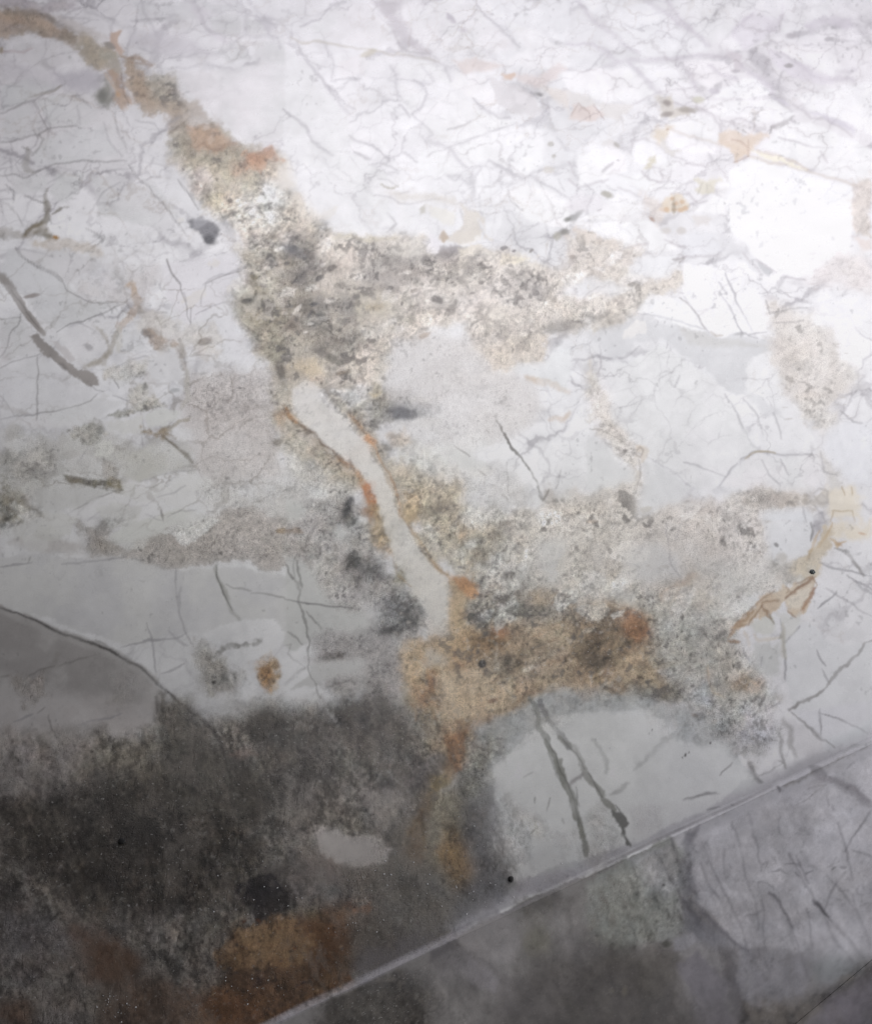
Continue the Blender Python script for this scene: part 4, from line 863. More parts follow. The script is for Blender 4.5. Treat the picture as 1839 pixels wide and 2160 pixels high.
def blur(A_, r):
    for _ in range(3):
        for ax in (0, 1):
            pd = [(0, 0)] * A_.ndim; pd[ax] = (r + 1, r)
            c = np.cumsum(np.pad(A_, pd, mode='edge'), axis=ax, dtype=np.float64)
            n_ = A_.shape[ax]
            A_ = ((np.take(c, np.arange(2 * r + 1, 2 * r + 1 + n_), ax) - np.take(c, np.arange(0, n_), ax)) / (2 * r + 1)).astype(np.float32)
    return A_


# mineral colours bleed into each other where the stone is crystalline
xg = (np.arange(NX) + .5) * Q + X0; yg = (np.arange(NY) + .5) * Q + Y0
edge_y = 2160 - (xg - 570) * .4695
front = sstep(yg[:, None] - edge_y[None, :], 0, 4)                                    # below the front edge
B1, B2 = blur(RGB, 3), blur(RGB, 7)
gb = np.clip(blur(GRN, 5) * 1.8, 0, 1)
band = 1 - sstep(np.abs(yg[:, None] - edge_y[None, :]), 18, 34)
dkz = sstep(yg[:, None] * 1.0 - np.abs(xg[None, :] - 300) * .1, 1480, 1600) * (xg[None, :] < 1040)
w1 = (np.clip(.15 + .85 * gb, 0, 1) * (.6 + .4 * full.n('80', 5)) * (1 - band))[..., None]
RGB[:] = RGB * (1 - w1) + B1 * w1
w2 = (np.clip(gb * .35 + front * .6 + dkz * .6, 0, .85) * (.75 + .6 * full.n('160', 6)) * (1 - band))[..., None]
w2 = np.clip(w2, 0, .9)
RGB[:] = RGB * (1 - w2) + B2 * w2
GRN[:] = blur(GRN, 4); MID[:] = blur(MID, 4)
# pale, half dissolved pieces floating in the granular bed right of the middle, darker flecks above
rb = sstep(xg, 930, 1000)[None, :] * sstep(yg, 980, 1080)[:, None] * (1 - sstep(yg, 1230, 1330))[:, None] * np.clip(gb, 0, 1)
pc = (sstep(full.n('160', 44) + .6 * full.n('40', 45) + .3 * full.n('20', 46), .0, .55) * rb * .6)[..., None]
RGB[:] = RGB * (1 - pc) + lin((214, 214, 211)) * pc
MID[:] = MID * (1 - .6 * pc[..., 0])

# ================================================================ veins and cracks
# ---- crisp again: dark inclusions, the rusty banks of the channel, clean pieces
for x, y, rx, ry, an, c, a in ((50, 80, 60, 34, 20, (96, 96, 98), .9), (160, 110, 40, 16, 40, (104, 96, 88), .8), (290, 190, 34, 16, -30, (104, 96, 88), .85),
                               (100, 240, 60, 24, -50, (104, 100, 96), .8), (470, 100, 30, 14, 0, (120, 112, 102), .7), (440, 370, 32, 18, -20, (92, 90, 88), .85),
                               (210, 510, 50, 24, -35, (88, 88, 84), .85), (955, 390, 40, 20, 20, (86, 80, 78), .95), (1035, 440, 24, 44, 20, (96, 92, 86), .8),
                               (800, 330, 34, 16, -20, (120, 108, 96), .8), (795, 430, 24, 12, 10, (108, 102, 88), .8), (340, 640, 60, 20, 10, (116, 106, 96), .6),
                               (240, 720, 60, 24, 20, (118, 112, 106), .7), (320, 770, 50, 22, 10, (106, 104, 94), .7), (360, 840, 50, 16, -20, (112, 96, 72), .7),
                               (40, 540, 40, 30, 20, (110, 100, 90), .7), (1410, 220, 24, 16, 20, (116, 110, 100), .7), (1580, 340, 20, 60, -8, (140, 136, 136), .6),
                               (1340, 620, 30, 20, 20, (150, 142, 138), .8), (1200, 100, 24, 18, 0, (108, 104, 102), .8), (700, 130, 120, 40, -15, (128, 126, 124), .5),
                               (640, 320, 60, 20, 10, (132, 122, 112), .6), (780, 220, 80, 24, 0, (136, 124, 116), .5), (1130, 210, 40, 16, 0, (150, 144, 138), .6),
                               (340, 300, 40, 20, 0, (134, 126, 116), .6), (140, 420, 30, 40, 0, (126, 120, 110), .6), (860, 610, 40, 16, -20, (166, 144, 120), .7),
                               (560, 430, 60, 24, 0, (168, 148, 110), .5)):
    O('E', x, y, rx, ry, c, a * .75, an, .35, .6)
for x, y, rx, ry, an, c, a in ((1530, 395, 50, 20, -5, (72, 70, 68), .95), (1610, 425, 26, 22, 20, (112, 110, 100), .7), (1740, 820, 24, 60, -20, (110, 104, 96), .7),
                               (1570, 245, 26, 16, 30, (120, 112, 84), .8), (1600, 290, 22, 14, 30, (120, 114, 96), .7), (1270, 645, 40, 20, -10, (134, 124, 114), .7),
                               (1680, 130, 30, 24, 0, (126, 122, 114), .7), (930, 600, 36, 20, 20, (118, 110, 106), .8), (1080, 950, 40, 16, 0, (166, 168, 170), .6),
                               (545, 680, 34, 18, 20, (160, 158, 160), .6), (190, 365, 40, 10, -10, (150, 140, 136), .8), (1720, 1270, 30, 22, 0, (108, 102, 90), .8),
                               (1710, 1030, 26, 14, 0, (120, 114, 110), .6), (1130, 690, 20, 50, -20, (150, 142, 130), .5)):
    O('D', x, y, rx, ry, c, a * .7, an, .35, .6)
V('E', '0,1040 30,1100 90,1160 180,1220 250,1290 330,1370 400,1420', 6, (112, 92, 70), .75, 3, 4, tp=.3, rag=3, br=.3)
V('E', '330,1380 420,1430 480,1500 540,1580 560,1660 540,1764', 8, (176, 130, 82), .7, 5, 4, tp=.4, rag=3)
V('E', '0,1050 20,1100 70,1150', 8, (188, 140, 86), .7, 4, 4)
V('E', '400,1100 460,1180 510,1240 560,1300 600,1400 680,1540 710,1640 730,1764', 4.5, (176, 134, 90), .7, 3, 4, tp=.3, br=.3)
V('H', '710,60 780,190 850,290 900,380 960,450 1010,490', 5, (168, 134, 88), .7, 3, 4, rag=2)
V('H', '560,100 640,200 680,330 700,450 780,540 880,640', 4, (160, 134, 92), .6, 3, 4, br=.3)
O('E', 530, 1600, 30, 56, (188, 118, 62), .7, -10, .4, .6); O('E', 540, 1260, 26, 40, (206, 146, 90), .6, -40, .4, .6)
O('E', 730, 1090, 95, 38, (92, 96, 104), .8, 6, .4, .35); O('E', 390, 1680, 22, 56, (72, 74, 78), .8, 22, .35, .5)
O('H', 430, 390, 30, 40, (66, 66, 64), .75, 20, .45, .7); O('H', 660, 820, 90, 26, (72, 72, 72), .7, -8, .6, .7); O('H', 500, 440, 90, 40, (98, 95, 94), .6, 10, .6, .8)
V('E', '610,950 560,980 530,960', 4, (190, 172, 120), .5)
R('H', '740,480 800,440 960,500 1005,640 1000,740 900,690 820,560', (222, 218, 212), .7, 6, 4, rag=4)
R('E', '60,950 200,960 270,1040 420,1150 480,1250 380,1330 240,1260 160,1150 60,1080', (216, 215, 216), .6, 6, 4, rag=4)
R('W', '640,1690 660,1670 700,1690 740,1690 770,1700 790,1720 780,1745 720,1750 680,1745 650,1720', (190, 183, 179), .8, 4, 5, rag=5)
R('A', '1160,790 1340,790 1400,840 1480,890 1420,910 1330,935 1200,925 1170,850', (184, 152, 122), .45, 5, 8, rag=10, grain=.6)
R('A', '1510,935 1600,930 1680,910 1735,985 1650,975 1640,1010 1610,1060 1520,1010', (196, 146, 106), .6, 4, 6, rag=9, grain=.5)
R('K', '420,1360 500,1270 600,1160 740,1120 860,1090 940,1120 1000,1200 1060,1300 1000,1400 880,1420 740,1400 600,1420 480,1400', (164, 130, 90), .6, 4, 8, rag=9, grain=.6)
R('K', '1260,1040 1420,1010 1430,1050 1300,1080', (150, 104, 68), .45, 4, 6, rag=8)
R('W', '500,1780 540,1770 580,1800 595,1825 560,1850 520,1870 500,1830 470,1800', (56, 52, 56), .8, 4, 7, rag=8)
R('I', '230,580 310,560 380,620 370,700 300,740 230,700 200,640', (170, 118, 70), .5, 6, 8, rag=14, grain=.8)
R('H', '1010,1480 1120,1440 1110,1560 1080,1640 1100,1670 1060,1680 1020,1600', (156, 108, 66), .6, 4, 6, rag=7)
R('H', '1050,500 1160,490 1220,600 1150,600 1080,560', (204, 144, 84), .7, 5, 6, rag=8)
R('H', '950,1080 1200,1060 1440,1180 1430,1290 1340,1330 1200,1340 1100,1380 980,1360 960,1200', (212, 190, 158), .45, 4, 5, rag=6)
R('M', '560,1400 690,1320 780,1420 860,1500 850,1600 720,1620 600,1500', (118, 114, 120), .7, 4, 5)
R('M', '560,980 595,1050 590,1180 500,1240 440,1250 430,1100', (142, 144, 142), .5, 4, 5)
R('M', '540,1230 650,1200 670,1250 620,1300 540,1300', (140, 138, 144), .7, 4, 4)
R('L', '640,1240 900,1110 1000,1130 1050,1260 1000,1390 860,1390 720,1320', (146, 141, 143), .6, 6, 7)
R('L', '730,1330 850,1400 920,1480 900,1560 760,1500 700,1440', (138, 133, 138), .6, 6, 6)
# clouds and upright smears in the front face
fm = np.clip(front * (1 - band), 0, 1)
RGB *= np.exp(fm * (.22 * full.n('80', 64) + .16 * full.n('dn', 65) + .2 * full.n('160', 66) + .1 * full.n('20', 67)))[..., None]
GRN[:] = np.clip(GRN + fm * .15, 0, 1)
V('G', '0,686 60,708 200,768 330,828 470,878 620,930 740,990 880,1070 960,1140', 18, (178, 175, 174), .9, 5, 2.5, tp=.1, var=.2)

for _ in range(26):
    x, y = rr_.uniform(760, 1400), rr_.uniform(880, 1340)
    V('H', '%g,%g %g,%g %g,%g' % (x, y, x + rr_.uniform(-20, 50), y + rr_.uniform(20, 60), x + rr_.uniform(-10, 90), y + rr_.uniform(60, 130)), rr_.uniform(2, 7), rr_.choice(((150, 118, 84), (226, 208, 180), (176, 130, 88), (224, 214, 196))), rr_.uniform(.25, .6), 4, 4, br=.3)
for _ in range(40):
    x, y = rr_.uniform(1150, 2100), rr_.uniform(560, 1180)
    O('H', x, y, rr_.uniform(10, 50), rr_.uniform(5, 16), rr_.choice(((120, 112, 100), (206, 196, 180), (150, 120, 88), (186, 176, 160))), rr_.uniform(.25, .6), rr_.uniform(-50, -10), .5, .7)

# angular pale fragments held in the granular beds
def shard(x, y, r, an, col, a, soft=3):
    n_ = rr_.randint(5, 7); q_ = []
    for i_ in range(n_):
        th = 2 * math.pi * (i_ + rr_.uniform(-.28, .28)) / n_; rad = r * rr_.uniform(.7, 1.15)
        u, v = rad * math.cos(th), rad * .52 * math.sin(th)
        q_.append('%g,%g' % ((x + u * math.cos(an) - v * math.sin(an)) * .9592, (y + u * math.sin(an) + v * math.cos(an)) * .9592))
    R('W', ' '.join(q_), col, a, soft, 4, rag=3)


for _ in range(34):
    shard(rr_.uniform(1010, 1600), rr_.uniform(1070, 1300), rr_.uniform(16, 46), rr_.uniform(-.9, .1), rr_.choice(((216, 215, 211), (222, 221, 218), (206, 202, 194))), rr_.uniform(.4, .75))
for _ in range(30):
    shard(rr_.uniform(0, 470), rr_.uniform(900, 1150), rr_.uniform(18, 60), rr_.uniform(-.5, .2), rr_.choice(((214, 214, 211), (208, 208, 205), (218, 218, 218))), rr_.uniform(.45, .8))
for _ in range(16):
    shard(rr_.uniform(360, 700), rr_.uniform(440, 640), rr_.uniform(10, 30), rr_.uniform(-.9, .1), (218, 213, 206), rr_.uniform(.4, .7))
for _ in range(12):
    shard(rr_.uniform(1180, 1370), rr_.uniform(520, 700), rr_.uniform(12, 34), rr_.uniform(-.7, .1), (232, 230, 228), rr_.uniform(.4, .8))
R('W', '1000,1545 1060,1492 1130,1455 1220,1440 1320,1450 1370,1500 1440,1515 1530,1565 1420,1640 1290,1700 1180,1740 1060,1775 1020,1700 995,1610', (230, 231, 232), .62, 5, 6)
R('W', '592,800 620,780 642,790 662,820 698,856 733,896 763,946 786,990 812,1045 842,1105 882,1155 903,1190 902,1250 880,1265 858,1225 824,1175 802,1130 788,1085 776,1050 758,1000 728,950 688,920 645,886 604,840', (222, 219, 214), .72, 4, 4, rag=3, grain=.12, mid=.3)

yy_ = yg[:, None] + 0 * xg[None, :]; xx_ = xg[None, :] + 0 * yg[:, None]
lf = (1 - sstep(xx_, 520, 700)) * sstep(yy_, 430, 600) * (1 - sstep(yy_, 1060, 1170))
seams(62, 26, 61, 1.9, .3, 4, .5, lf * sstep(full.n('160', 34), -.4, .2), (.46, .42, .37))
seams(120, 40, 63, 2.0, .3, 7, .4, lf * sstep(full.n('160', 35), -.3, .3), (.50, .47, .42))
tr = sstep(xx_ - yy_ * .2, 700, 950) * (1 - sstep(yy_, 640, 780)) * (1 - np.clip(gb, 0, 1))
clear = 1 - sstep(1 - np.hypot((xx_ - 1660) / 150, (yy_ - 480) / 130), -.15, .1)
seams(105, 34, 65, 1.7, .14, 4.5, .38, tr * clear * sstep(full.n('320', 36), -.5, .1), (.50, .46, .46))
seams(48, 20, 67, 1.6, .2, 3.4, .42, tr * clear * sstep(full.n('320', 37), .05, .4), (.56, .48, .40))
for _ in range(60):
    x, y = rr_.uniform(0, 1640), rr_.uniform(60, 620)
    if x < 420 or y < 460 - .06 * (x - 400):
        s_ = rr_.choice((1, 1, 1.4, 2))
        O('E', x, y, rr_.uniform(9, 18) * s_, rr_.uniform(5, 10) * s_, rr_.choice(((88, 85, 84), (104, 98, 92), (96, 94, 96))), rr_.uniform(.5, .9), rr_.uniform(-55, 0), .4, .55)
for _ in range(34):     # pale rounded pieces in the breccia
    x, y = rr_.uniform(0, 1640), rr_.uniform(40, 620)
    O('E', x, y, rr_.uniform(14, 44), rr_.uniform(8, 22), (222, 215, 208), rr_.uniform(.3, .7), rr_.uniform(-50, 0), .4, .6)

def VV(t, col, a, wd, *lines, **k):
    if t in 'ABC' and 'soft' not in k: k['soft'] = 3.2
    if t in 'ABCDF': wd *= .72; k.setdefault('tp', .35); k.setdefault('var', .3)
    a *= {'A': .72, 'B': .72, 'C': .8, 'D': .68, 'F': .75, 'G': .65, 'M': .75}.get(t, .9)
    for s in lines:
        k2 = dict(k); V(t, s, wd, col, a, **k2)
        if t in 'ABCDF' and wd > 3: V(t, s, wd * 3.2, (206, 203, 208), a * .35, soft=8, wp=4)


# top left
VV('A', HL, .8, 3.2, '0,700 100,660 200,620 290,570 410,515', '0,890 120,860 240,840 300,800 480,785', '210,630 240,690 270,760 290,800',
   '200,1060 330,1020 540,990 780,1000', '550,1000 520,1060 510,1150 480,1200', '0,1085 80,1080 160,1100 210,1080 250,1060',
   '40,1140 90,1180 90,1240', '0,1250 60,1270 110,1340 150,1400', '150,1210 200,1240 270,1260 290,1250', '800,1010 850,1090 930,1160 1010,1260 1080,1370 1160,1470',
   '720,700 720,760 750,850 780,930', '100,1540 130,1590 200,1630 300,1680 380,1740', '1030,1600 1060,1680 1120,1764', '130,910 180,930 200,960',
   '240,840 265,870 240,920 210,950', '210,810 240,850', '1110,1110 1150,1180 1230,1300', '540,1420 640,1480 560,1540')
VV('A', HS, .6, 3.5, '0,1170 60,1160 100,1190 90,1230 0,1225', '40,920 60,980 120,1010 170,960', '0,1020 60,990 70,1060', '150,1220 270,1210 330,1140', '640,760 660,840 710,910 760,970',
   '850,740 960,760 1000,830', '200,1060 360,1040 480,1060', '300,1140 420,1060', '560,1070 760,1050 830,1030', '470,650 480,700 500,770', '0,520 150,530', '5,500 10,700',
   '90,1540 200,1560 330,1600', '1260,1764 1320,1720 1420,1700 1520,1650', '600,1260 640,1190 740,1130', '470,590 560,660')
VV('A', (124, 112, 84), .9, 6, '200,600 260,580 340,560 380,530')
V('A', '280,1190 270,1230 290,1290 300,1340 270,1380 190,1400 160,1450', 10, (108, 98, 72), .9, 5, 4, rag=3)
V('A', '320,1320 380,1290 410,1280', 7, (104, 94, 70), .85, 4, 4, rag=3)
V('A', '220,1440 280,1450 330,1470', 13, (98, 88, 58), .9, 6, 4, rag=4)
V('A', '150,1450 200,1420 260,1400 300,1440', 16, (140, 128, 104), .6, 7, 5, rag=5, grain=.5)
V('A', '0,1440 60,1450 140,1460', 22, (168, 160, 150), .7, 8, 5, rag=5, grain=.6)
V('A', '180,930 180,990 160,1030 200,1070', 13, (160, 156, 150), .8, 4, 4)
V('A', '200,1500 360,1520 480,1540 600,1580 560,1600', 20, (190, 176, 158), .7, 8, 6, rag=6, grain=.4)
V('A', '330,1465 360,1475', 6, (176, 130, 60), .9, 3)
VV('A', (182, 160, 160), .7, 6, '0,310 80,310 140,320 190,300')
O('A', 10, 310, 12, 24, (160, 146, 120), .8)
V('A', '0,1700 60,1764', 18, (150, 146, 142), .8, 5, 4)
# soft network upper middle
VV('A', HS, .55, 6, '880,0 900,60 940,130 960,200', '1180,0 1240,80 1280,180 1380,240', '1540,0 1600,60 1680,140 1710,210', '1480,0 1530,80 1520,210 1740,240', '1050,420 1300,400 1460,430',
   '520,60 640,120 830,180', '400,90 560,110', '1340,60 1290,110', '1500,230 1420,290 1340,380', '1720,230 1720,300', '1500,390 1590,380 1600,350', '1060,360 1200,350', '860,300 940,320', '800,120 1000,110 1100,90', '1120,720 1050,740', wp=5, soft=5)
VV('B', HS, .75, 6, '0,170 40,210 20,260 70,290 150,380 220,460 270,540 340,600 420,680', '270,540 320,620 400,710', '240,270 280,340 300,410 290,490 330,500', '110,170 220,110 300,30 390,0', '660,400 690,440 690,520 715,590',
   '700,495 800,500 900,515', '800,500 880,580 860,640 800,710', '720,640 770,720', '800,710 890,800 920,850 880,880 940,890 1020,915 1090,990 1130,1040', '0,680 100,760 150,800', '150,820 220,910 320,960',
   '400,850 440,880 550,900 600,960 650,1000', '420,935 480,970 530,990', '610,610 710,620', '320,500 420,490 470,480', '1190,40 1260,110 1340,190 1380,220 1450,300', '1260,1000 1350,1040 1430,1080 1470,1110 1530,1100 1640,1160 1740,1220',
   '850,410 900,460 930,500', '1000,430 1040,500', '1180,620 1250,680 1350,730 1400,735', '1540,590 1500,560', wp=4, soft=4, tp=.4)
VV('B', (150, 147, 150), .7, 3.2, '1020,912 1150,860 1290,810 1440,765', '600,1020 660,1030 700,1060', '580,1110 640,1120 700,1160', '0,255 60,290', '420,935 520,985', '1010,800 1090,780 1150,750', '560,1210 640,1220 720,1260 900,1240 1000,1230', '1380,1180 1400,1240 1480,1300', '1370,1160 1400,1140 1440,1130',
   '1700,1100 1740,1190', '780,1190 700,1200', '640,1440 690,1380 640,1320', '880,980 920,940 1000,920', '1090,1290 1120,1400', '1120,1290 1260,1330', '1190,1370 1220,1440 1270,1500', '1040,1460 1080,1430 1130,1400')
VV('B', (176, 166, 140), .7, 6, '40,240 160,260 240,265 400,290 520,300 640,330 740,350 860,360 960,390', wp=4, soft=4)
V('B', '480,330 560,310', 12, (190, 182, 158), .7, 6)
VV('B', (160, 154, 158), .6, 5, '640,330 720,345 860,350 980,400 1080,430', '680,190 720,280 780,320 900,330 960,370')
V('B', '1010,90 1050,140', 8, (180, 174, 184), .8, 5); V('B', '1080,170 1130,180', 6, (186, 180, 190), .7, 5)
O('B', 1580, 585, 34, 16, (108, 106, 106), .85, 15, .5, .4)
R('B', '1350,460 1420,450 1430,480 1360,495', (204, 168, 136), .8, 4, 4, rag=4)
R('B', '600,1140 700,1150 680,1160 620,1155', (140, 130, 90), .8, 4, 5)
R('B', '840,1290 870,1260 880,1310 850,1330', (184, 180, 168), .8, 4, 4)
R('B', '630,1200 900,1210 1050,1240 1060,1290 880,1250 720,1260', (206, 200, 190), .6, 8, 6)
R('B', '870,1260 1000,1290 1050,1340 1040,1400 960,1380 900,1340', (224, 222, 216), .9, 5, 5)
R('B', '1050,1440 1160,1410 1220,1450 1210,1500 1100,1520 1050,1490', (228, 226, 222), 1, 4, 5)
R('B', '1110,1330 1190,1320 1190,1400 1120,1420', (230, 230, 228), .9, 4, 4)
R('B', '1060,1240 1110,1300 1100,1400 1040,1440 960,1480 1020,1500 1060,1520 1160,1520 1230,1440 1200,1360 1290,1500 1240,1480 1250,1340', (206, 198, 186), .75, 5, 5, rag=4)
R('B', '960,1470 1000,1430 1040,1470 1000,1500', (180, 158, 130), .8, 4, 4)
R('B', '870,1500 920,1440 960,1490 940,1560 880,1550', (222, 220, 226), .9, 5, 5)
R('B', '1080,1550 1220,1520 1340,1590 1300,1620 1200,1580 1100,1580', (216, 208, 192), .9, 5, 5)
R('B', '1340,1560 1500,1600 1440,1640 1340,1620', (222, 210, 176), .9, 6, 5)
R('B', '650,1480 860,1450 880,1540 760,1600 660,1560', (206, 202, 192), .8, 8, 6, grain=.3)
V('B', '300,1460 500,1470 700,1475', 9, (196, 186, 154), .8, 7, 5)
# top right network
VV('C', (186, 178, 190), .75, 9, '60,0 130,90 240,180 300,240 440,335', '480,0 620,80 720,170 790,210 870,270', '600,0 640,60 740,180', '0,260 120,265 200,300 300,380', '230,405 320,390 440,375 640,375 840,345 970,350',
   '390,400 480,490 560,570', '730,450 770,510 800,560', '870,400 960,460 1030,480', '1080,390 1140,450 1200,510 1270,560', '1250,320 1400,390 1520,460 1640,500 1764,490', '1480,165 1600,110', '1640,490 1700,440 1764,420', '1020,210 1060,150 1140,80', wp=5, soft=6, tp=.3)
VV('C', (168, 160, 166), .7, 4, '400,650 480,600 560,570 700,550 780,530', '0,430 80,440 140,430', '800,680 880,700 940,760 950,840 940,900', '640,630 740,650 860,680', '940,740 1020,760 1040,820 1100,850 1190,870', '1010,740 1060,730 1160,770', '1380,650 1460,690 1500,730 1600,740 1764,850',
   '1300,850 1400,880 1520,910 1640,910', '1560,930 1600,1000', '590,350 640,380 670,370', '900,350 980,355', '1010,440 1080,440', '1090,390 1160,440', '0,1000 30,1070', '0,1110 50,1150', '60,1160 160,1130 240,1105', '450,1060 500,1110 560,1125 600,1120', '560,1060 590,1110', '480,870 560,900 600,940 660,970 720,1000', '380,940 390,870 480,855', '720,1010 830,1030',
   '300,1160 380,1190 450,1230', '650,1190 700,1150 760,1130', '500,1190 560,1165 680,1170', '640,1200 740,1200 800,1260 850,1250', '330,1545 490,1510', '640,1600 720,1590 700,1620 650,1610', '720,1590 900,1585 960,1580', '600,1480 680,1530 720,1530', '0,1650 80,1590 130,1540 150,1500', '870,1120 880,1170', '1080,1560 1180,1690 1180,1730', '1160,1610 1280,1690', '1340,1720 1460,1730', soft=4)
VV('C', (196, 174, 140), .75, 6, '600,790 660,820 780,850 900,890 1000,900 1120,960 1240,1000 1400,1040 1480,1050 1640,1110 1764,1145', '1170,930 1280,960 1400,1010 1480,1045', soft=5, wp=4, tp=.2)
R('C', '1120,930 1200,940 1400,1010 1480,1050 1400,1040 1240,1000', (238, 232, 208), .9, 4, 4)
R('C', '950,830 1010,800 1140,840 1240,830 1160,900 1120,960 1040,1000 1020,920 940,880', (214, 192, 166), .9, 5, 6, col2=(224, 206, 188))
V('C', '1250,790 1330,760 1400,720', 8, (130, 124, 124), .85, 4, 3); V('C', '1240,830 1250,790', 4, (150, 146, 146), .8)
VV('C', (160, 120, 96), .7, 3, '1110,870 1110,950', '1010,860 1060,870 1100,900', '1020,1000 1120,960')
R('C', '540,600 640,590 660,640 760,660 760,700 640,730 570,720 560,650', (200, 192, 178), .85, 6, 6, rag=6, blk=.3)
O('C', 605, 635, 32, 20, (136, 124, 116), .85, 10); O('C', 720, 680, 50, 16, (150, 140, 126), .8, 0); O('C', 610, 705, 34, 14, (140, 128, 120), .8, -10)
R('C', '560,770 640,780 600,840 560,880 520,840', (214, 198, 172), .8, 8, 6); O('C', 610, 800, 12, 8, (170, 140, 110), .8)
O('C', 800, 615, 36, 20, (200, 198, 168), .7); O('C', 820, 550, 26, 26, (190, 186, 190), .8); O('C', 900, 560, 26, 14, (190, 184, 194), .8)
O('C', 1380, 220, 34, 20, (170, 164, 170), .8); O('C', 1620, 240, 40, 16, (160, 156, 160), .8); O('C', 1365, 405, 22, 12, (140, 134, 134), .85); O('C', 1040, 440, 26, 10, (176, 170, 176), .8)
O('C', 560, 730, 8, 8, (244, 244, 244), .8)
R('C', '200,880 250,850 290,890 320,900 300,910 240,890', (206, 202, 200), .7, 4, 5); O('C', 295, 895, 22, 12, (160, 156, 146), .8, 40)
V('C', '200,1065 240,1030 270,1010', 5, (176, 172, 176), .8, 4); O('C', 305, 992, 12, 5, (150, 146, 148), .8)
R('C', '490,980 540,960 550,1000 500,1040 460,1050 500,1000', (206, 198, 168), .8, 5, 5)
R('C', '560,850 640,930 700,940 640,970 560,900', (206, 202, 196), .8, 4, 5)
R('C', '780,1110 860,1100 940,1115 890,1150 880,1190 800,1210 780,1180 810,1140', (212, 206, 184), .8, 5, 5, rag=4)
VV('C', (160, 154, 140), .7, 2.4, '820,1130 800,1200', '850,1140 850,1180', '880,1140 890,1160')
R('C', '620,1220 720,1210 750,1290 720,1310 650,1310 600,1300 560,1300', (214, 194, 160), .85, 5, 6, rag=7, col2=(220, 206, 184))
for x, y in ((640, 1230), (660, 1260), (700, 1250), (720, 1290), (690, 1300), (655, 1300), (600, 1300), (570, 1300)): O('C', x, y, 16, 12, (200, 160, 112), .7, 0, .5, .5)
O('C', 650, 1285, 10, 44, (140, 130, 108), .6); O('C', 515, 1360, 18, 10, (150, 110, 84), .85, 40)
R('C', '450,1200 560,1250 600,1340 540,1400 470,1340', (216, 204, 194), .6, 8, 6, rag=8)
R('C', '750,1320 880,1340 860,1370 780,1390', (208, 202, 198), .7, 5, 5, rag=5)
O('C', 690, 1430, 30, 22, (190, 184, 178), .7); O('C', 600, 1430, 30, 20, (200, 194, 188), .7)
O('C', 235, 1205, 34, 18, (150, 146, 128), .8, 10); V('C', '0,1355 60,1325 90,1310', 12, (120, 120, 118), .85, 5, 4)
O('C', 190, 1300, 20, 8, (160, 158, 158), .8, -20); V('C', '0,1270 160,1270 240,1290', 30, (216, 210, 216), .5, 14, 6)
R('C', '30,1420 120,1430 160,1460 250,1470 280,1530 160,1530 60,1480', (212, 198, 182), .8, 6, 6, rag=8, grain=.4)
O('C', 130, 1440, 26, 8, (150, 140, 126), .7, 10); O('C', 190, 1490, 20, 24, (180, 164, 146), .7); O('C', 20, 1590, 24, 12, (130, 112, 100), .7)
O('B', 1730, 1440, 34, 24, (120, 118, 108), .85, 0, .4, .4); O('B', 1690, 1460, 24, 26, (160, 156, 138), .7); O('B', 1755, 1360, 24, 14, (112, 112, 104), .85, -10)
O('B', 1650, 890, 20, 14, (170, 166, 154), .7); O('B', 1670, 965, 18, 12, (170, 166, 154), .7); O('B', 1640, 1050, 30, 20, (196, 190, 180), .7)
R('F', '1640,0 1764,0 1764,60 1700,70', (222, 206, 198), .7, 9, 6, rag=8)
R('W', '1725,370 1764,350 1764,480 1735,470', (216, 200, 186), .7, 7, 6, rag=8, grain=.4)

# left middle
V('D', '0,250 60,310 110,380 160,460 220,540 270,600', 17, (156, 150, 146), .95, 3, 3, tp=.35)
V('D', '70,330 130,400 180,480 240,560', 3, (118, 114, 112), .7, 2, 2)
R('D', '200,610 250,600 300,660 370,710 430,780 490,820 540,810 630,860 610,930 540,910 490,880 450,860 400,820 330,760 270,730 220,660', (158, 152, 148), .95, 3, 5, rag=4, col2=(146, 140, 136))
R('D', '300,640 360,660 480,770 440,790 360,710', (196, 192, 192), .8, 3, 4)
O('D', 390, 800, 40, 18, (128, 122, 120), .7, 40)
VV('D', HL, .8, 3, '0,820 60,780 140,760 260,720', '560,920 600,950 640,960', '350,590 440,540 560,500 680,450 770,400 840,340', '100,60 130,110 210,160 330,220 380,270 410,320 470,360 560,400 640,415 720,410',
   '1030,140 1060,210 1120,290 1140,350 1160,420 1160,490 1180,530', '0,510 100,500 130,495', '130,470 110,540 60,610 60,680 0,750', '235,740 235,840 225,900 235,1000 235,1090', '150,1110 240,1090 400,1070 500,1040 600,980', '240,1060 230,1130',
   '870,1080 890,1150 900,1220', '0,970 40,1020 100,1110', '690,860 740,930', '980,1090 1040,1140', '460,1700 600,1620 720,1570', '720,1580 560,1540', '1180,430 1180,540', '1500,200 1400,230 1280,280 1245,350 1245,410')
VV('D', HS, .7, 3.5, '1220,480 1300,440 1400,400', '500,530 560,570 610,610', '0,1130 100,1110 240,1090', '1140,720 1150,820 1160,940 1165,1000', '1100,690 1130,740 1150,800', '1140,340 1160,400', '920,740 800,760 700,800', '1240,1440 1100,1450 980,1480 860,1520',
   '980,1610 1080,1590 1150,1540', '1040,1740 1120,1700 1220,1690', '900,1720 1000,1764', '700,980 800,1020 870,1060', '880,1240 890,1400', '480,1400 560,1300')
V('D', '620,1700 540,1764', 3, HS, .5)
V('D', '800,290 830,290 830,350 850,380 840,430 800,500 750,540 740,560', 16, (192, 164, 134), .8, 5, 4, rag=4, tp=.2)
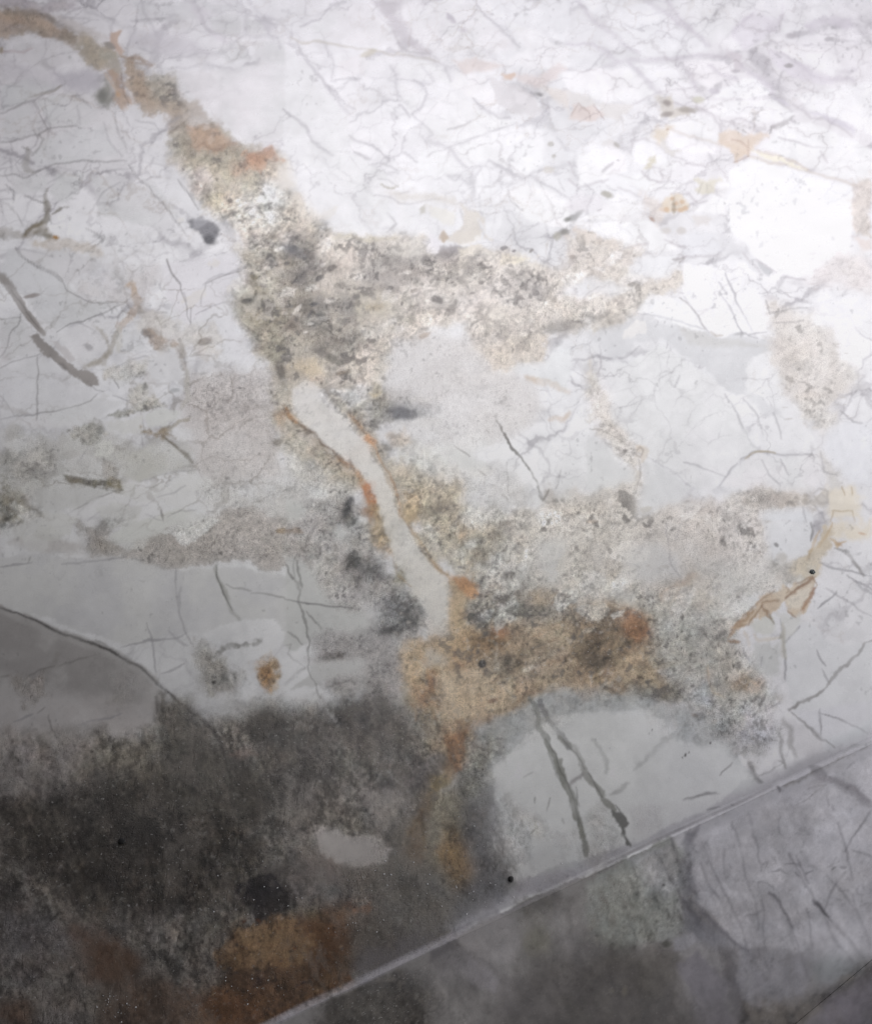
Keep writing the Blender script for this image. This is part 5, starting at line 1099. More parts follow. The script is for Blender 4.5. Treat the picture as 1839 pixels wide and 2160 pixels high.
V('D', '900,390 880,450 840,490', 8, (170, 158, 146), .7, 5, 4)
V('D', '740,560 700,620 690,700 650,750 560,800 520,810', 9, (164, 156, 142), .8, 5, 4, rag=2)
V('D', '740,560 740,700', 12, (206, 204, 198), .7, 5, 4)
R('D', '900,560 1000,620 1090,670 1060,690 960,680 920,620', (176, 158, 142), .8, 5, 6, rag=8, grain=.5)
VV('D', (120, 108, 98), .6, 3, '910,590 950,640 1000,680 1080,680')
V('D', '1090,680 1130,740 1150,830', 12, (170, 158, 146), .7, 5, 5, rag=4, grain=.4)
V('D', '1150,830 1155,940 1165,1000 1130,1070', 10, (184, 180, 172), .7, 5, 4)
R('D', '640,820 800,780 900,740 900,860 800,870 660,860', (186, 184, 176), .7, 7, 7, rag=8, grain=.8)
R('D', '600,1130 740,1090 860,1040 960,1000 1000,1040 880,1080 740,1110 640,1120', (158, 156, 146), .85, 5, 6, rag=7, grain=.9)
R('D', '900,900 960,1000 1000,1040 880,1060 800,1040 820,930', (184, 180, 168), .7, 7, 6, rag=7, grain=.8)
R('D', '910,760 1080,700 1130,800 1120,880 1040,900 920,870', (216, 216, 218), .9, 5, 5)
R('D', '640,1150 880,1110 890,1200 760,1220 660,1190', (214, 214, 212), 1, 4, 5)
R('D', '890,1100 1000,1060 1120,1080 1080,1140 960,1180 910,1180', (212, 213, 210), 1, 4, 5)
R('D', '420,1220 520,1150 640,1160 660,1230 580,1280 460,1250', (170, 168, 160), .8, 6, 6, rag=8, grain=.9)
R('D', '600,1280 680,1270 720,1320 690,1370 600,1360', (212, 212, 206), .9, 5, 5)
R('D', '700,1360 860,1320 1000,1260 1160,1350 1220,1400 1100,1440 960,1490 860,1520 760,1480', (208, 208, 207), .9, 5, 5, col2=(196, 195, 188))
R('D', '180,1560 380,1540 700,1570 460,1680 300,1700 200,1640', (204, 204, 203), .8, 7, 6)
V('D', '420,1490 500,1510 560,1530 620,1530 700,1560 760,1570', 11, (112, 104, 80), .85, 5, 5, rag=5, grain=.7, var=1.5)
O('D', 720, 1530, 50, 30, (120, 110, 78), .8, 20, .5, .5, grain=.8); O('D', 450, 1505, 40, 20, (108, 98, 78), .7, 10, .5, .5)
V('D', '640,1400 680,1450 700,1510', 22, (160, 150, 138), .6, 8, 6, rag=6, grain=.8)
V('D', '1000,1220 1060,1180 1110,1140 1170,1130', 9, (134, 122, 92), .8, 5, 5, rag=4, grain=.6)
V('D', '1020,1240 1080,1290 1150,1340 1200,1390', 6, (116, 108, 92), .8, 4, 4, rag=2)
R('D', '880,1220 1020,1180 1060,1240 980,1250', (150, 132, 104), .8, 6, 6, rag=8, grain=.8)
R('D', '20,1320 160,1280 340,1340 360,1460 220,1540 60,1500 0,1420', (174, 170, 164), .5, 14, 8, rag=14, grain=.8, blk=.4)
R('D', '100,1380 240,1350 280,1420 180,1450', (206, 202, 196), .7, 10, 7, rag=8)
R('D', '0,1500 80,1600 100,1764 0,1764', (134, 128, 112), .8, 10, 7, rag=12, grain=.9)

# middle and right cracks
VV('E', (112, 110, 104), .85, 5, '1300,1090 1340,1190 1390,1270 1480,1370 1540,1460 1570,1560 1600,1640', wp=4, rag=2, br=.35)
VV('E', HL, .6, 3, '1320,1140 1360,1230 1420,1320', '1380,1400 1385,1500 1390,1610', '1720,1450 1680,1560', '1570,1550 1620,1630', '1340,1600 1385,1630', '700,1370 780,1420', '1060,1300 1150,1360', '1200,1440 1250,1480', br=.4)
V('E', '1600,1640 1640,1560', 5, (110, 104, 92), .6)
VV('F', HS, .75, 3.5, '820,340 880,420 920,500 960,590', '860,220 900,320 940,420 1000,540 1020,580', '600,370 660,450 700,520 760,590', '820,280 860,340', '850,970 920,1080 960,1180', '300,460 400,490 560,520 720,570', '960,1370 1020,1340 1080,1330 1200,1350 1400,1350',
   '1080,1370 1120,1470 1200,1550', '1200,1380 1250,1480', '820,1540 860,1480 930,1400', '370,1370 460,1420 560,1480 640,1550', '600,1400 740,1440 850,1480', '330,680 250,740', '570,850 540,920', '1150,1090 1180,1180 1200,1250', '960,1000 1040,1080 1090,1220', '980,600 1050,640', '1100,400 1130,480', '1140,470 1240,440 1360,430', '1110,590 1000,600', '1170,530 1280,520 1340,515',
   '1440,1320 1460,1460 1540,1480', '1560,1070 1640,1140 1700,1150', soft=3)
VV('F', (150, 144, 140), .8, 4, '570,370 620,410 680,480 730,570', '530,130 600,130 570,150', '20,1190 100,1200 170,1240 260,1300', '320,1380 320,1480 290,1600', '110,1280 200,1320 290,1310 340,1350')
VV('F', (168, 148, 96), .85, 4, '980,1370 1040,1335 1080,1325 1160,1340'); V('F', '310,1300 360,1330 340,1390', 14, (206, 180, 138), .6, 5)
V('F', '300,1310 320,1300 340,1320 330,1360 300,1350 300,1310', 3, (170, 160, 150), .7, 2)
V('F', '760,585 800,615 840,610', 5, (180, 168, 150), .7, 3)
V('F', '1400,1600 1440,1560 1490,1570 1490,1640 1440,1650 1400,1610', 4, (170, 164, 160), .7, 3); V('F', '1420,1620 1450,1590 1470,1620', 3, (176, 170, 166), .6, 3)
V('F', '1340,1675 1360,1764', 4, HS, .7); V('F', '1400,1660 1460,1720 1480,1764', 4, HS, .6)
VV('F', (176, 150, 104), .7, 4, '1500,1764 1520,1690 1640,1700 1660,1764', '1580,1550 1590,1600', '1640,1550 1640,1600')
V('I', '1385,0 1388,130', 4, (140, 138, 140), .8); V('I', '1530,170 1600,190 1650,240 1690,290 1720,340', 6, (130, 126, 122), .85, 3)
VV('I', HS, .8, 4, '1440,250 1500,280 1600,300 1764,340', '1650,370 1700,410 1764,450', '1540,440 1480,490 1420,540', '1220,760 1270,710 1320,650', '1200,600 1210,700 1220,850 1230,980', '500,170 520,250 570,340', '1090,840 1080,900', '1420,800 1450,860 1480,900', '1450,920 1490,1000', '960,780 1000,870',
   '1130,1170 1200,1120', '1440,1160 1440,1320', '1500,1764 1480,1700', '1600,1540 1650,1490', '1440,1190 1600,1250 1740,1310', '1600,340 1764,420', '1480,420 1620,500 1764,590', '480,0 500,160', '580,0 540,120')
V('I', '1250,1170 1320,1130 1430,1080 1500,1000 1560,930 1620,880 1680,810 1720,740 1764,730', 6, (140, 136, 134), .85, 3, 4, tp=.5, rag=2)
V('I', '1260,1180 1330,1240 1420,1310 1480,1360', 5, (132, 128, 128), .8, 4, 4)
V('I', '1480,1360 1530,1400', 3, HL, .6); V('I', '1160,1270 1200,1350 1210,1450 1225,1530', 7, (132, 130, 130), .8, 4, 4, rag=2)
V('I', '1210,1230 1260,1300 1270,1400 1300,1470', 10, (170, 168, 168), .75, 6, 4); V('I', '1040,1320 1100,1350 1180,1360', 4, HL, .6)
V('I', '1580,1450 1660,1400 1764,1360', 5, (156, 156, 160), .75, 4, 4)
V('I', '1000,1500 1050,1600 1070,1620', 6, (110, 108, 110), .8, 4, 4, br=.2); V('I', '1060,1580 1150,1540 1210,1500', 4, HL, .6, br=.3); V('I', '1190,1490 1220,1510', 4, HL, .7)
R('I', '900,1400 1000,1400 1040,1500 1000,1530 920,1460', (160, 158, 158), .5, 10, 7, rag=10, grain=.9)
V('I', '580,1280 500,1360 440,1400 340,1480 280,1540', 10, (172, 174, 174), .8, 5, 5, rag=3, br=.3)
V('M', '260,260 200,310 130,350', 9, (170, 170, 170), .7, 5, 5)
VV('I', HL, .6, 2.6, '820,1570 890,1490', '600,1725 700,1700 820,1685', '1370,1650 1480,1630 1290,1764')
for x, y, r in ((588, 1465, 5), (606, 1450, 8), (628, 1435, 5), (762, 1375, 6), (380, 1318, 4), (400, 1295, 4)): O('I', x, y, r * .8, r * 1.5, (70, 68, 66), .95, 15, .4, .2)
V('I', '1410,1545 1450,1590 1560,1620 1640,1660 1764,1740', 9, (136, 132, 138), .85, 5, 4, rag=2); V('I', '1390,1530 1440,1580 1470,1600', 17, (120, 117, 122), .85, 7, 4)
V('M', '1520,260 1600,310 1700,370 1764,410', 13, (140, 137, 143), .7, 6, 4); V('I', '1370,1650 1420,1600 1480,1600', 20, (170, 166, 172), .6, 8, 4)
# tan branch at the right
R('I', '860,720 920,640 960,590 1040,520 1090,460 1130,440 1230,400 1300,390 1400,340 1410,400 1380,470 1340,560 1300,570 1240,560 1220,490 1180,560 1130,600 1060,590 1000,640 930,660', (204, 180, 150), .9, 4, 5, rag=5, col2=(212, 194, 166), grain=.2)
R('I', '1250,480 1320,430 1400,390 1370,480 1310,540 1260,540', (224, 214, 196), .9, 4, 4)
R('I', '1180,570 1290,590 1330,560 1320,640 1240,740 1220,620', (214, 214, 210), .8, 6, 5)
V('I', '1405,350 1340,390 1270,440 1230,470', 7, (140, 98, 64), .85, 3, 4, rag=2); V('I', '1415,405 1380,460 1340,520 1320,560', 8, (160, 112, 70), .85, 3, 4, rag=2)
V('I', '870,720 910,660 960,610 1020,560', 8, (162, 122, 82), .8, 4, 4, rag=2); V('I', '870,745 900,740 940,750', 8, (150, 112, 70), .85, 4)
VV('I', (156, 120, 84), .75, 4, '960,600 1040,520 1090,470 1170,440', '1000,640 1040,560 1100,490 1180,500', '1080,520 1130,580 1150,600', '1240,560 1290,600', '1230,400 1250,420 1230,440', '940,650 1000,640', '1300,390 1400,345 1415,400', wp=4)
V('I', '1040,700 1060,740 1200,720', 6, (206, 190, 160), .7, 5); V('I', '980,690 1000,770', 6, (206, 186, 150), .7, 5)
V('I', '1200,640 1210,740 1215,850', 10, (190, 186, 170), .7, 5, 4); V('I', '1130,570 1160,640', 4, (150, 140, 124), .7)
R('I', '1360,270 1420,260 1410,320 1370,320', (206, 200, 184), .8, 4, 4)
O('I', 1210, 225, 30, 30, (196, 192, 184), .7); O('I', 1170, 145, 14, 10, (130, 128, 128), .8, 40)
VV('I', (200, 170, 120), .7, 5, '1510,0 1480,80 1430,160', '1500,100 1540,160 1590,120', '1440,60 1400,150 1340,230', wp=4)
O('I', 1560, 140, 26, 14, (190, 160, 126), .8, 20); O('I', 1700, 75, 26, 8, (206, 170, 140), .7, 10); O('I', 30, 0, 30, 10, (190, 150, 100), .6)

# double cracks in the lower white piece
V('H', '1520,1250 1560,1340 1580,1430 1640,1520 1670,1640 1720,1764', 11, (140, 142, 138), .9, 3, 4, tp=.2, rag=2)
V('H', '1590,1260 1640,1380 1700,1440 1764,1550', 11, (140, 140, 142), .9, 3, 4, tp=.2, rag=2)
V('L', '1210,0 1260,90 1290,180 1330,290 1380,390 1420,520 1450,620 1465,720', 13, (146, 147, 140), .95, 3, 4, tp=.35, rag=2.5)
V('L', '1300,0 1390,80 1440,190 1500,270 1560,350 1620,430', 12, (146, 146, 140), .95, 3, 4, tp=.2, rag=2.5)
R('L', '1590,420 1690,470 1710,520 1680,560 1700,620 1730,660 1700,650 1660,560 1630,480', (116, 116, 114), .95, 3, 5, rag=4)
VV('L', (98, 98, 94), .7, 2.4, '1215,0 1270,90 1300,200 1350,300 1400,400 1430,540', '1235,20 1250,80', '1310,0 1400,90 1450,190', '1470,200 1560,360', '1640,400 1695,470', '1380,390 1410,530', '1400,300 1415,420')
V('L', '1350,290 1400,250 1440,210', 7, (150, 144, 148), .8, 5, 3); V('L', '1500,0 1560,90 1590,150 1580,220', 6, (170, 172, 172), .7, 5, 4)
V('L', '1450,620 1465,740', 12, (130, 130, 128), .7, 6, 4, br=.5, brn='10'); V('L', '860,560 900,470 880,380', 4, HS, .6)
V('L', '930,700 980,760 1030,820', 5, (130, 128, 126), .6, 4, br=.4)
VV('L', (104, 102, 98), .6, 2.6, '1120,200 1070,240', '1140,360 1140,400', '1110,600 1150,550', '1020,620 1020,650', '900,650 920,700', '1240,370 1220,440', '1320,490 1330,520')
# lower left cracks
V('G', '0,680 60,700 200,760 330,820 470,870 620,920 740,980 880,1060 960,1130 1040,1210', 5, (96, 93, 92), .9, 2.5, 2.5, tp=.3)
V('G', '600,890 700,950 860,1040 920,1100 1000,1160', 4, (110, 107, 105), .7, 3, 4, br=.2)
V('G', '1040,1210 1120,1280 1240,1360 1330,1450 1370,1530 1410,1640', 6, (76, 73, 70), .85, 4, 3)
V('G', '1060,1230 1200,1320 1300,1420', 8, (148, 143, 140), .6, 6, 3)
V('G', '980,1240 990,1330 1010,1450 1040,1560', 9, (84, 80, 74), .8, 5, 3); V('G', '1000,1240 1040,1400 1090,1560', 5, (120, 114, 104), .7, 5, 3)
VV('G', HS, .85, 4, '1090,440 1095,560 1105,680 1140,820 1190,910', '1115,560 1120,680', '910,780 940,860 950,960 965,1080', '740,935 850,900 940,880 1110,870 1160,845', '0,435 80,415 200,405', '380,415 560,390 780,365', '1000,1085 1080,1060 1150,1025', '1040,820 1100,880 1160,915', '480,1410 620,1375 760,1340', '80,1390 200,1350')
V('G', '1350,405 1335,440 1370,530 1410,620 1440,700 1480,760', 7, (168, 168, 164), .8, 4, 3); V('G', '1345,420 1345,480 1390,590 1440,700', 3.5, (112, 112, 108), .85, 2, 2)
VV('G', (96, 92, 88), .75, 3, '1560,585 1640,600 1764,620', '1400,540 1480,560 1560,580', '200,370 180,400', '0,1115 60,1100', '160,1120 260,1070 340,1040', '360,1050 480,1000 620,960', '300,1350 320,1430 350,1490', '230,1340 270,1300')
V('G', '1300,1000 1340,960 1440,910 1520,915 1620,890', 9, (120, 118, 112), .75, 5, 4, rag=6, br=.4, brn='10')
V('G', '270,1100 330,1060 360,960', 9, (140, 134, 128), .5, 7, 5, br=.5)
V('G', '1000,80 1020,140', 3, HL, .6)
R('G', '60,1100 260,1100 320,1240 260,1300 210,1330 120,1260', (146, 140, 136), .6, 9, 7, rag=12, grain=.85)
R('G', '660,1080 880,1070 900,1180 780,1260 680,1240', (168, 164, 162), .5, 14, 7, rag=12, grain=.6)
R('G', '1290,1000 1340,990 1440,1120 1400,1180 1300,1200 1280,1080', (148, 144, 134), .6, 7, 7, rag=9, grain=.9)
O('G', 1645, 1090, 66, 84, (176, 138, 82), .85, 0, .45, .4, grain=.8); O('G', 1640, 1110, 34, 50, (184, 134, 66), .7, 0, .5, .4, grain=.8)
O('G', 1325, 1145, 12, 10, (50, 48, 48), .95); O('G', 1740, 205, 36, 16, (150, 130, 100), .8); V('H', '0,215 60,215 110,225', 11, (160, 146, 132), .8, 5, 4)
VV('H', (120, 118, 116), .85, 4, '60,370 65,500 90,580 90,660 110,720 130,820 150,900 145,980 155,1040 160,1080 190,1150 220,1240', '0,400 60,500', '90,400 110,560', '130,700 200,770 215,810', '20,830 80,870 130,920', wp=4)
V('H', '220,1220 260,1310 320,1400 340,1420', 9, (186, 183, 180), .7, 5, 4)
V('H', '0,625 150,655 320,680 480,690', 3, (96, 92, 96), .8, 2, 1.5)
V('H', '290,1170 380,1140 430,1110', 4, HL, .6); V('H', '0,920 40,910 20,960 60,1000 130,1060', 3, HL, .5, br=.4); V('H', '0,1160 60,1100 120,1070', 7, HL, .45, 5, 4, br=.5)
O('H', 300, 980, 70, 24, (112, 108, 108), .7, -5, .6, .4, grain=.8)
O('H', 1160, 735, 26, 20, (76, 76, 68), .9, -20, .4, .4); O('H', 1225, 1030, 26, 24, (70, 66, 64), .95, -15, .3, .15); O('H', 1220, 520, 12, 24, (110, 108, 110), .8, 20, .4, .3); O('H', 1090, 432, 16, 8, (96, 96, 104), .8)
O('H', 1210, 780, 50, 30, (96, 96, 92), .6, 0, .6, .5); O('H', 1380, 160, 40, 18, (140, 130, 116), .8); O('H', 1290, 1260, 30, 12, (140, 106, 84), .7, -20)
O('H', 1200, 340, 60, 30, (140, 118, 94), .6, 10, .6, .5, grain=.9); O('H', 1540, 700, 160, 30, (92, 90, 82), .6, 0, .7, .5, grain=.9)
V('L', '40,340 90,430 150,540 200,620 245,710', 4, (90, 88, 86), .8, 3, 3); V('L', '200,170 300,250 400,380', 6, (150, 147, 144), .6, 4, 4, br=.3)
V('J', '0,640 160,600', 3, (70, 66, 60), .4)
VV('K', (46, 44, 44), .8, 3, '50,1050 65,1100', '200,1050 180,1090', '680,1540 840,1500')
V('K', '530,120 620,260', 5, (78, 74, 70), .6, 5)
V('K', '540,100 640,90 700,90', 14, (150, 124, 110), .6, 8, 5, grain=.6)
VV('J', (44, 42, 42), .8, 2.5, '600,665 640,655 700,650 740,640', '940,1050 950,1080')
V('J', '650,630 680,640 720,640', 2.5, (120, 116, 112), .6)
VV('J', (112, 106, 100), .45, 3, '200,840 300,790 380,765', '510,440 545,350', '240,930 200,870 120,830', '860,250 890,400', br=.3)
for _ in range(160):    # pale and dark flecks in the dark field
    x, y = rr_.uniform(0, 1764), rr_.uniform(350, 1100)
    O('J', x, y, rr_.uniform(5, 16), rr_.uniform(8, 34), rr_.choice(((122, 116, 108), (60, 56, 54), (66, 62, 58), (128, 124, 118), (108, 98, 88))), rr_.uniform(.15, .5), rr_.uniform(-15, 35), .6, .6)
for _ in range(110):    # dark pits and ochre flecks in the rusty patch
    x, y = rr_.uniform(420, 1240), rr_.uniform(1110, 1700)
    if x > 420 + (1360 - y) * .9 and y < 1764 - (x - 760) * .45:
        O('K', x, y, rr_.uniform(4, 16), rr_.uniform(3, 9), rr_.choice(((60, 46, 36), (70, 56, 44), (180, 150, 118), (150, 92, 48), (90, 80, 84))), rr_.uniform(.35, .8), rr_.uniform(-40, 40), .5, .6)
for _ in range(30):     # short needle marks over the white pieces
    t_ = rr_.choice('GGHDDLF'); x, y = rr_.uniform(0, 1764), rr_.uniform(0, 1500)
    a_ = rr_.uniform(0, 3.14); l_ = rr_.uniform(10, 44)
    V(t_, '%g,%g %g,%g' % (x, y, x + l_ * math.cos(a_), y + l_ * math.sin(a_)), 2, (130, 128, 126), rr_.uniform(.15, .4), 2, 2, br=.3)
# front face cracks
FH = (96, 94, 100)
VV('M', FH, .68, 3.2, '60,820 140,780 240,735', '260,740 290,820 360,890', '420,700 480,790 540,900 580,980 640,1070', '1000,450 1020,520', '1020,560 1050,660 1070,760', '1550,520 1580,600 1610,700 1620,780 1640,870', '1640,960 1660,1050 1700,1130 1740,1220 1755,1290',
   '1400,990 1470,1090 1560,1180 1640,1270 1710,1360', '1470,1100 1500,1190 1560,1280 1650,1380', '1340,880 1380,930 1400,990', '1190,1040 1240,1110 1280,1220 1320,1320', '1360,1050 1385,1180 1400,1300', '1540,900 1600,980 1660,1050', '1480,840 1540,900 1600,820', '1540,900 1500,980 1470,1060', '1250,700 1290,780 1340,880',
   '1510,400 1530,440', '730,640 760,700 780,770', '850,680 850,830', '700,770 740,880 800,960 840,1010', '1090,1060 1090,1160 1100,1270', '1075,1000 1095,1060 980,1100', '1600,700 1640,620 1764,440', '1640,690 1764,730', '1100,1370 1120,1450', '1060,1300 1090,1360', '1190,1280 1210,1230 1250,1200', '1300,720 1330,800 1370,890', '700,620 760,760 820,900 900,1060 960,1180 1000,1320', '900,520 960,700 980,860 1040,1000 1060,1180', soft=4, tp=.3, br=.25)
V('M', '1130,950 1180,1010 1220,1080 1260,1160', 7, (90, 88, 94), .85, 4, 4); V('M', '1400,990 1440,1040 1490,1100', 6, (84, 82, 88), .85, 4, 3)
V('M', '1180,290 1190,330', 6, FH, .8); V('M', '1185,480 1185,580', 4, FH, .5, 4, br=.3)
V('M', '660,1010 740,1090 820,1180 920,1270 1000,1320', 8, (106, 104, 112), .85, 6, 4); V('M', '590,1000 680,1100 700,1180', 12, (92, 90, 98), .6, 10, 4)
V('M', '510,620 550,720 575,790', 5, (96, 94, 100), .7, 5, 3, br=.3)
V('M', '620,640 660,580 690,530', 9, (120, 118, 126), .7, 7, 3)
V('M', '600,370 700,345 800,335', 4, (140, 137, 142), .7, 4, 3); V('M', '740,440 820,420', 3, FH, .7)
VV('M', FH, .75, 3.5, '1070,830 1080,780 1120,760 1100,820', '1130,830 1180,810 1230,830', '1140,720 1160,770', '1290,590 1340,580', '1510,815 1550,790', '1560,800 1600,800', '1070,930 1070,890 1110,885 1160,920', '1230,770 1290,770 1320,790', '1300,820 1330,860', '1350,830 1390,825', wp=4)
V('M', '60,910 100,990 140,1080 180,1160', 8, (96, 96, 94), .6, 7, 5, br=.5); O('M', 300, 970, 24, 26, (90, 92, 90), .7); O('M', 320, 1110, 40, 30, (100, 102, 98), .7)
O('M', 75, 830, 20, 12, (90, 90, 92), .7, 60); O('M', 165, 900, 6, 10, (70, 70, 70), .9); O('M', 470, 905, 8, 6, (80, 80, 80), .9); O('M', 490, 1270, 30, 20, (80, 80, 72), .8)
V('M', '1330,1330 1360,1430 1385,1500', 5, (110, 108, 114), .6, 5)
V('M', '960,1640 990,1700 980,1760', 14, (54, 52, 50), .8, 9, 5, rag=5)
O('M', 1080, 1640, 60, 16, (132, 128, 132), .7, 0); O('M', 230, 1560, 20, 28, (124, 116, 104), .5); O('M', 150, 1560, 14, 12, (124, 118, 110), .5)
V('M', '1020,1440 1080,1420 1100,1500', 3, FH, .4)
for _ in range(16):
    x, y = rr_.uniform(600, 1764), rr_.uniform(500, 1500)
    V('M', '%g,%g %g,%g' % (x, y, x + rr_.uniform(2, 22), y + rr_.uniform(8, 40)), 2, (106, 104, 110), rr_.uniform(.15, .5), 2, 2, br=.3)
# grain of the stone: strong where it is crystalline, faint in the clean pieces
GF = sstep(full.n('160', 3) * .5 + GRN, -.1, 1.0) * GRN
G = MID * (.8 + .5 * full.n('160', 3)) + .02
low = sstep(yg[:, None] * 1.0 + (600 - xg[None, :]) * .25, 1250, 1600)            # streaks lean upright in the dark lower part
st = full.n('up', 1) * (1 - low) + full.n('dn', 2) * low
fb = full.n('fiu', 3) * (1 - low) + full.n('fib', 1) * low
tex = .62 * st + .5 * full.n('20', 5) + .5 * full.n('10', 7) + .5 * full.n('5', 9) + .55 * full.n('40', 6) + .3 * full.n('80', 8)
dark = sstep(tex, .25, .75)                                                        # darker crystals cluster
RGB *= np.exp(G * .8 * tex - G * .5 * dark - G * .5 * sstep(fb, .18, .6))[..., None]
GFm = GF * .85
RGB *= np.exp(low * GF * (.5 * full.n('dn2', 21) + .35 * full.n('fib', 22) + .25 * full.n('10', 23)))[..., None]
RGB *= 1 + low[..., None] * GF[..., None] * np.array([.05, 0, -.07], np.float32)
GFm = GF * .85
RGB *= np.exp(GF * .10 + G * .10 + GFm * (.3 * full.n('5', 19) + .22 * full.n('10', 18)) - GFm * .5 * sstep(full.n('5', 16) + .4 * full.n('40', 17) + .4 * fb, .3, .7))[..., None]
RGB *= np.exp(G[..., None] * .09 * full.n('40', 12)[..., None] * np.array([1.0, .1, -1.2], np.float32) + G[..., None] * .05 * full.n('20', 13)[..., None] * np.array([-.3, 1, .3], np.float32))
pit = sstep(full.n('10', 31) + .6 * full.n('5', 32) + .5 * full.n('80', 33), .62, .95) * np.clip(GRN * 1.3, 0, 1)
RGB *= (1 - .5 * pit)[..., None]
pale_fl = sstep(full.n('10', 41) + .5 * full.n('5', 42) + .4 * full.n('80', 43), .66, 1.0)[..., None] * np.clip(MID, 0, 1)[..., None] * .3  # sparse pale crystals in the blotchy grain
RGB[:] = RGB * (1 - pale_fl) + np.array([.6, .58, .55], np.float32) * pale_fl
# browns a little greyer, warm breccia paler, dark grains grey
lum = RGB.mean(-1, keepdims=True)
RGB[:] = RGB * .79 + lum * .21
pale = (np.clip(GRN, 0, 1) * (1 - low))[..., None]
RGB *= 1 + .05 * pale
ur = sstep(xg[None, :] - yg[:, None] * .45 + 0 * yg[:, None], 250, 800)[..., None] * (1 - sstep(yg, 1150, 1350))[:, None, None] * np.clip(GRN * 1.6, 0, 1)[..., None]
tgt = RGB.mean(-1, keepdims=True) * np.array([1.05, 1.0, .955], np.float32)
RGB[:] = RGB * (1 - .5 * ur) + tgt * .5 * ur
RGB[:] = RGB * (1 - .28 * ur) + lin((218, 211, 206)) * .28 * ur
dk = (sstep(full.n('20', 91) + .7 * full.n('80', 92) + .4 * st + .45 * full.n('10', 93) + .3 * full.n('5', 90), .42, .95) * np.clip(MID * 1.3, 0, 1) * (1 - low))[..., None]
RGB[:] = RGB * (1 - .72 * dk) + lin((98, 95, 93)) * .72 * dk
wk = (sstep(full.n('20', 94) + .6 * full.n('80', 95) + .4 * st + .35 * full.n('10', 96), .45, .9) * np.clip(MID * 1.2, 0, 1) * (1 - low * .7))[..., None]
RGB[:] = RGB * (1 - .4 * wk) + lin((214, 207, 199)) * .4 * wk * (1 - .55 * low[..., None])
df = (1 - sstep(RGB.mean(-1), .16, .30)) * low * sstep(GRN, .2, .5)
c1 = (sstep(full.n('160', 97) + .7 * full.n('dn', 98) + .4 * full.n('20', 99), .1, .8) * df * .3)[..., None]
RGB[:] = RGB * (1 - c1) + lin((156, 148, 140)) * c1
c2 = (sstep(-full.n('160', 97) + .7 * full.n('dn', 58) + .4 * full.n('20', 59), .1, .7) * df * .38)[..., None]
RGB[:] = RGB * (1 - c2) + lin((62, 57, 52)) * c2
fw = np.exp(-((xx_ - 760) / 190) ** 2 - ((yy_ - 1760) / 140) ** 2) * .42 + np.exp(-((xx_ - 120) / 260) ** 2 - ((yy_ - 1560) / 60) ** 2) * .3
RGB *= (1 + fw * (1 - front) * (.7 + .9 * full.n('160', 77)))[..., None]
wm = (sstep(yy_, 800, 1100) * (1 - sstep(xx_, 1250, 1500)))[..., None]
RGB *= 1 + wm * np.array([.002, .004, -.026], np.float32)
# faint clouding and flecks in the clean marble
cl = (1 - np.clip(GRN * 2, 0, 1))
RGB *= (1 + cl * (.05 * full.n('80', 51) + .035 * full.n('20', 52) + .03 * full.n('dn', 53) + .02 * full.n('10', 54)))[..., None]
fl = sstep(full.n('10', 61) + .5 * full.n('160', 62) + .3 * full.n('fib', 4), .78, 1.0) * cl
RGB *= (1 - .22 * fl)[..., None]
wisp = (1 - sstep(np.abs(full.n('160', 71) + .25 * full.n('20', 72)), .0, .035)) * sstep(full.n('320', 73), 0, .5) * cl
RGB *= (1 - .12 * wisp)[..., None]
GRN[:] = np.clip(GRN + .1 * full.n('20', 81), 0, 1)
RGB[:] = np.clip(RGB, .004, .84)
print('stone layers', CNT[0])
# ---------------------------------------------------------------- mesh of the stone, carrying its colour
def sample(px, py):
    """colour field at tracing coordinates; beyond the traced part the pattern carries on mirrored"""
    fx = (px - X0) / Q - .5; fy = (py - Y0) / Q - .5
    def mir(v, n):
        v = np.abs(v) % (2 * (n - 2)); return np.where(v > n - 2, 2 * (n - 2) - v, v)
    fx = mir(fx, NX); fy = mir(fy, NY)
    i = np.clip(fx.astype(int), 0, NX - 2); j = np.clip(fy.astype(int), 0, NY - 2)
    u = (fx - i)[:, None]; v = (fy - j)[:, None]
    def pick(F):
        return (F[j, i] * (1 - u) + F[j, i + 1] * u) * (1 - v) + (F[j + 1, i] * (1 - u) + F[j + 1, i + 1] * u) * v
    a_, b_ = pick(FIELD), pick(PLAIN)
    out = np.maximum.reduce([X0 + 20 - px, px - (X1 - 20), Y0 + 20 - py, py - (Y1 - 20)])
    k_ = sstep(out, -30, 0)[:, None]
    return a_ * (1 - k_) + b_ * k_


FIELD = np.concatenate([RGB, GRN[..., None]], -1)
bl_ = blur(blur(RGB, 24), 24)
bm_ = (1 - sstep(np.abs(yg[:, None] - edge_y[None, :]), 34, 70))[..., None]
PLAIN = np.concatenate([RGB * (1 - bm_) + bl_ * bm_, GRN[..., None]], -1)      # the same stone without the worn, highlight-painted edge line


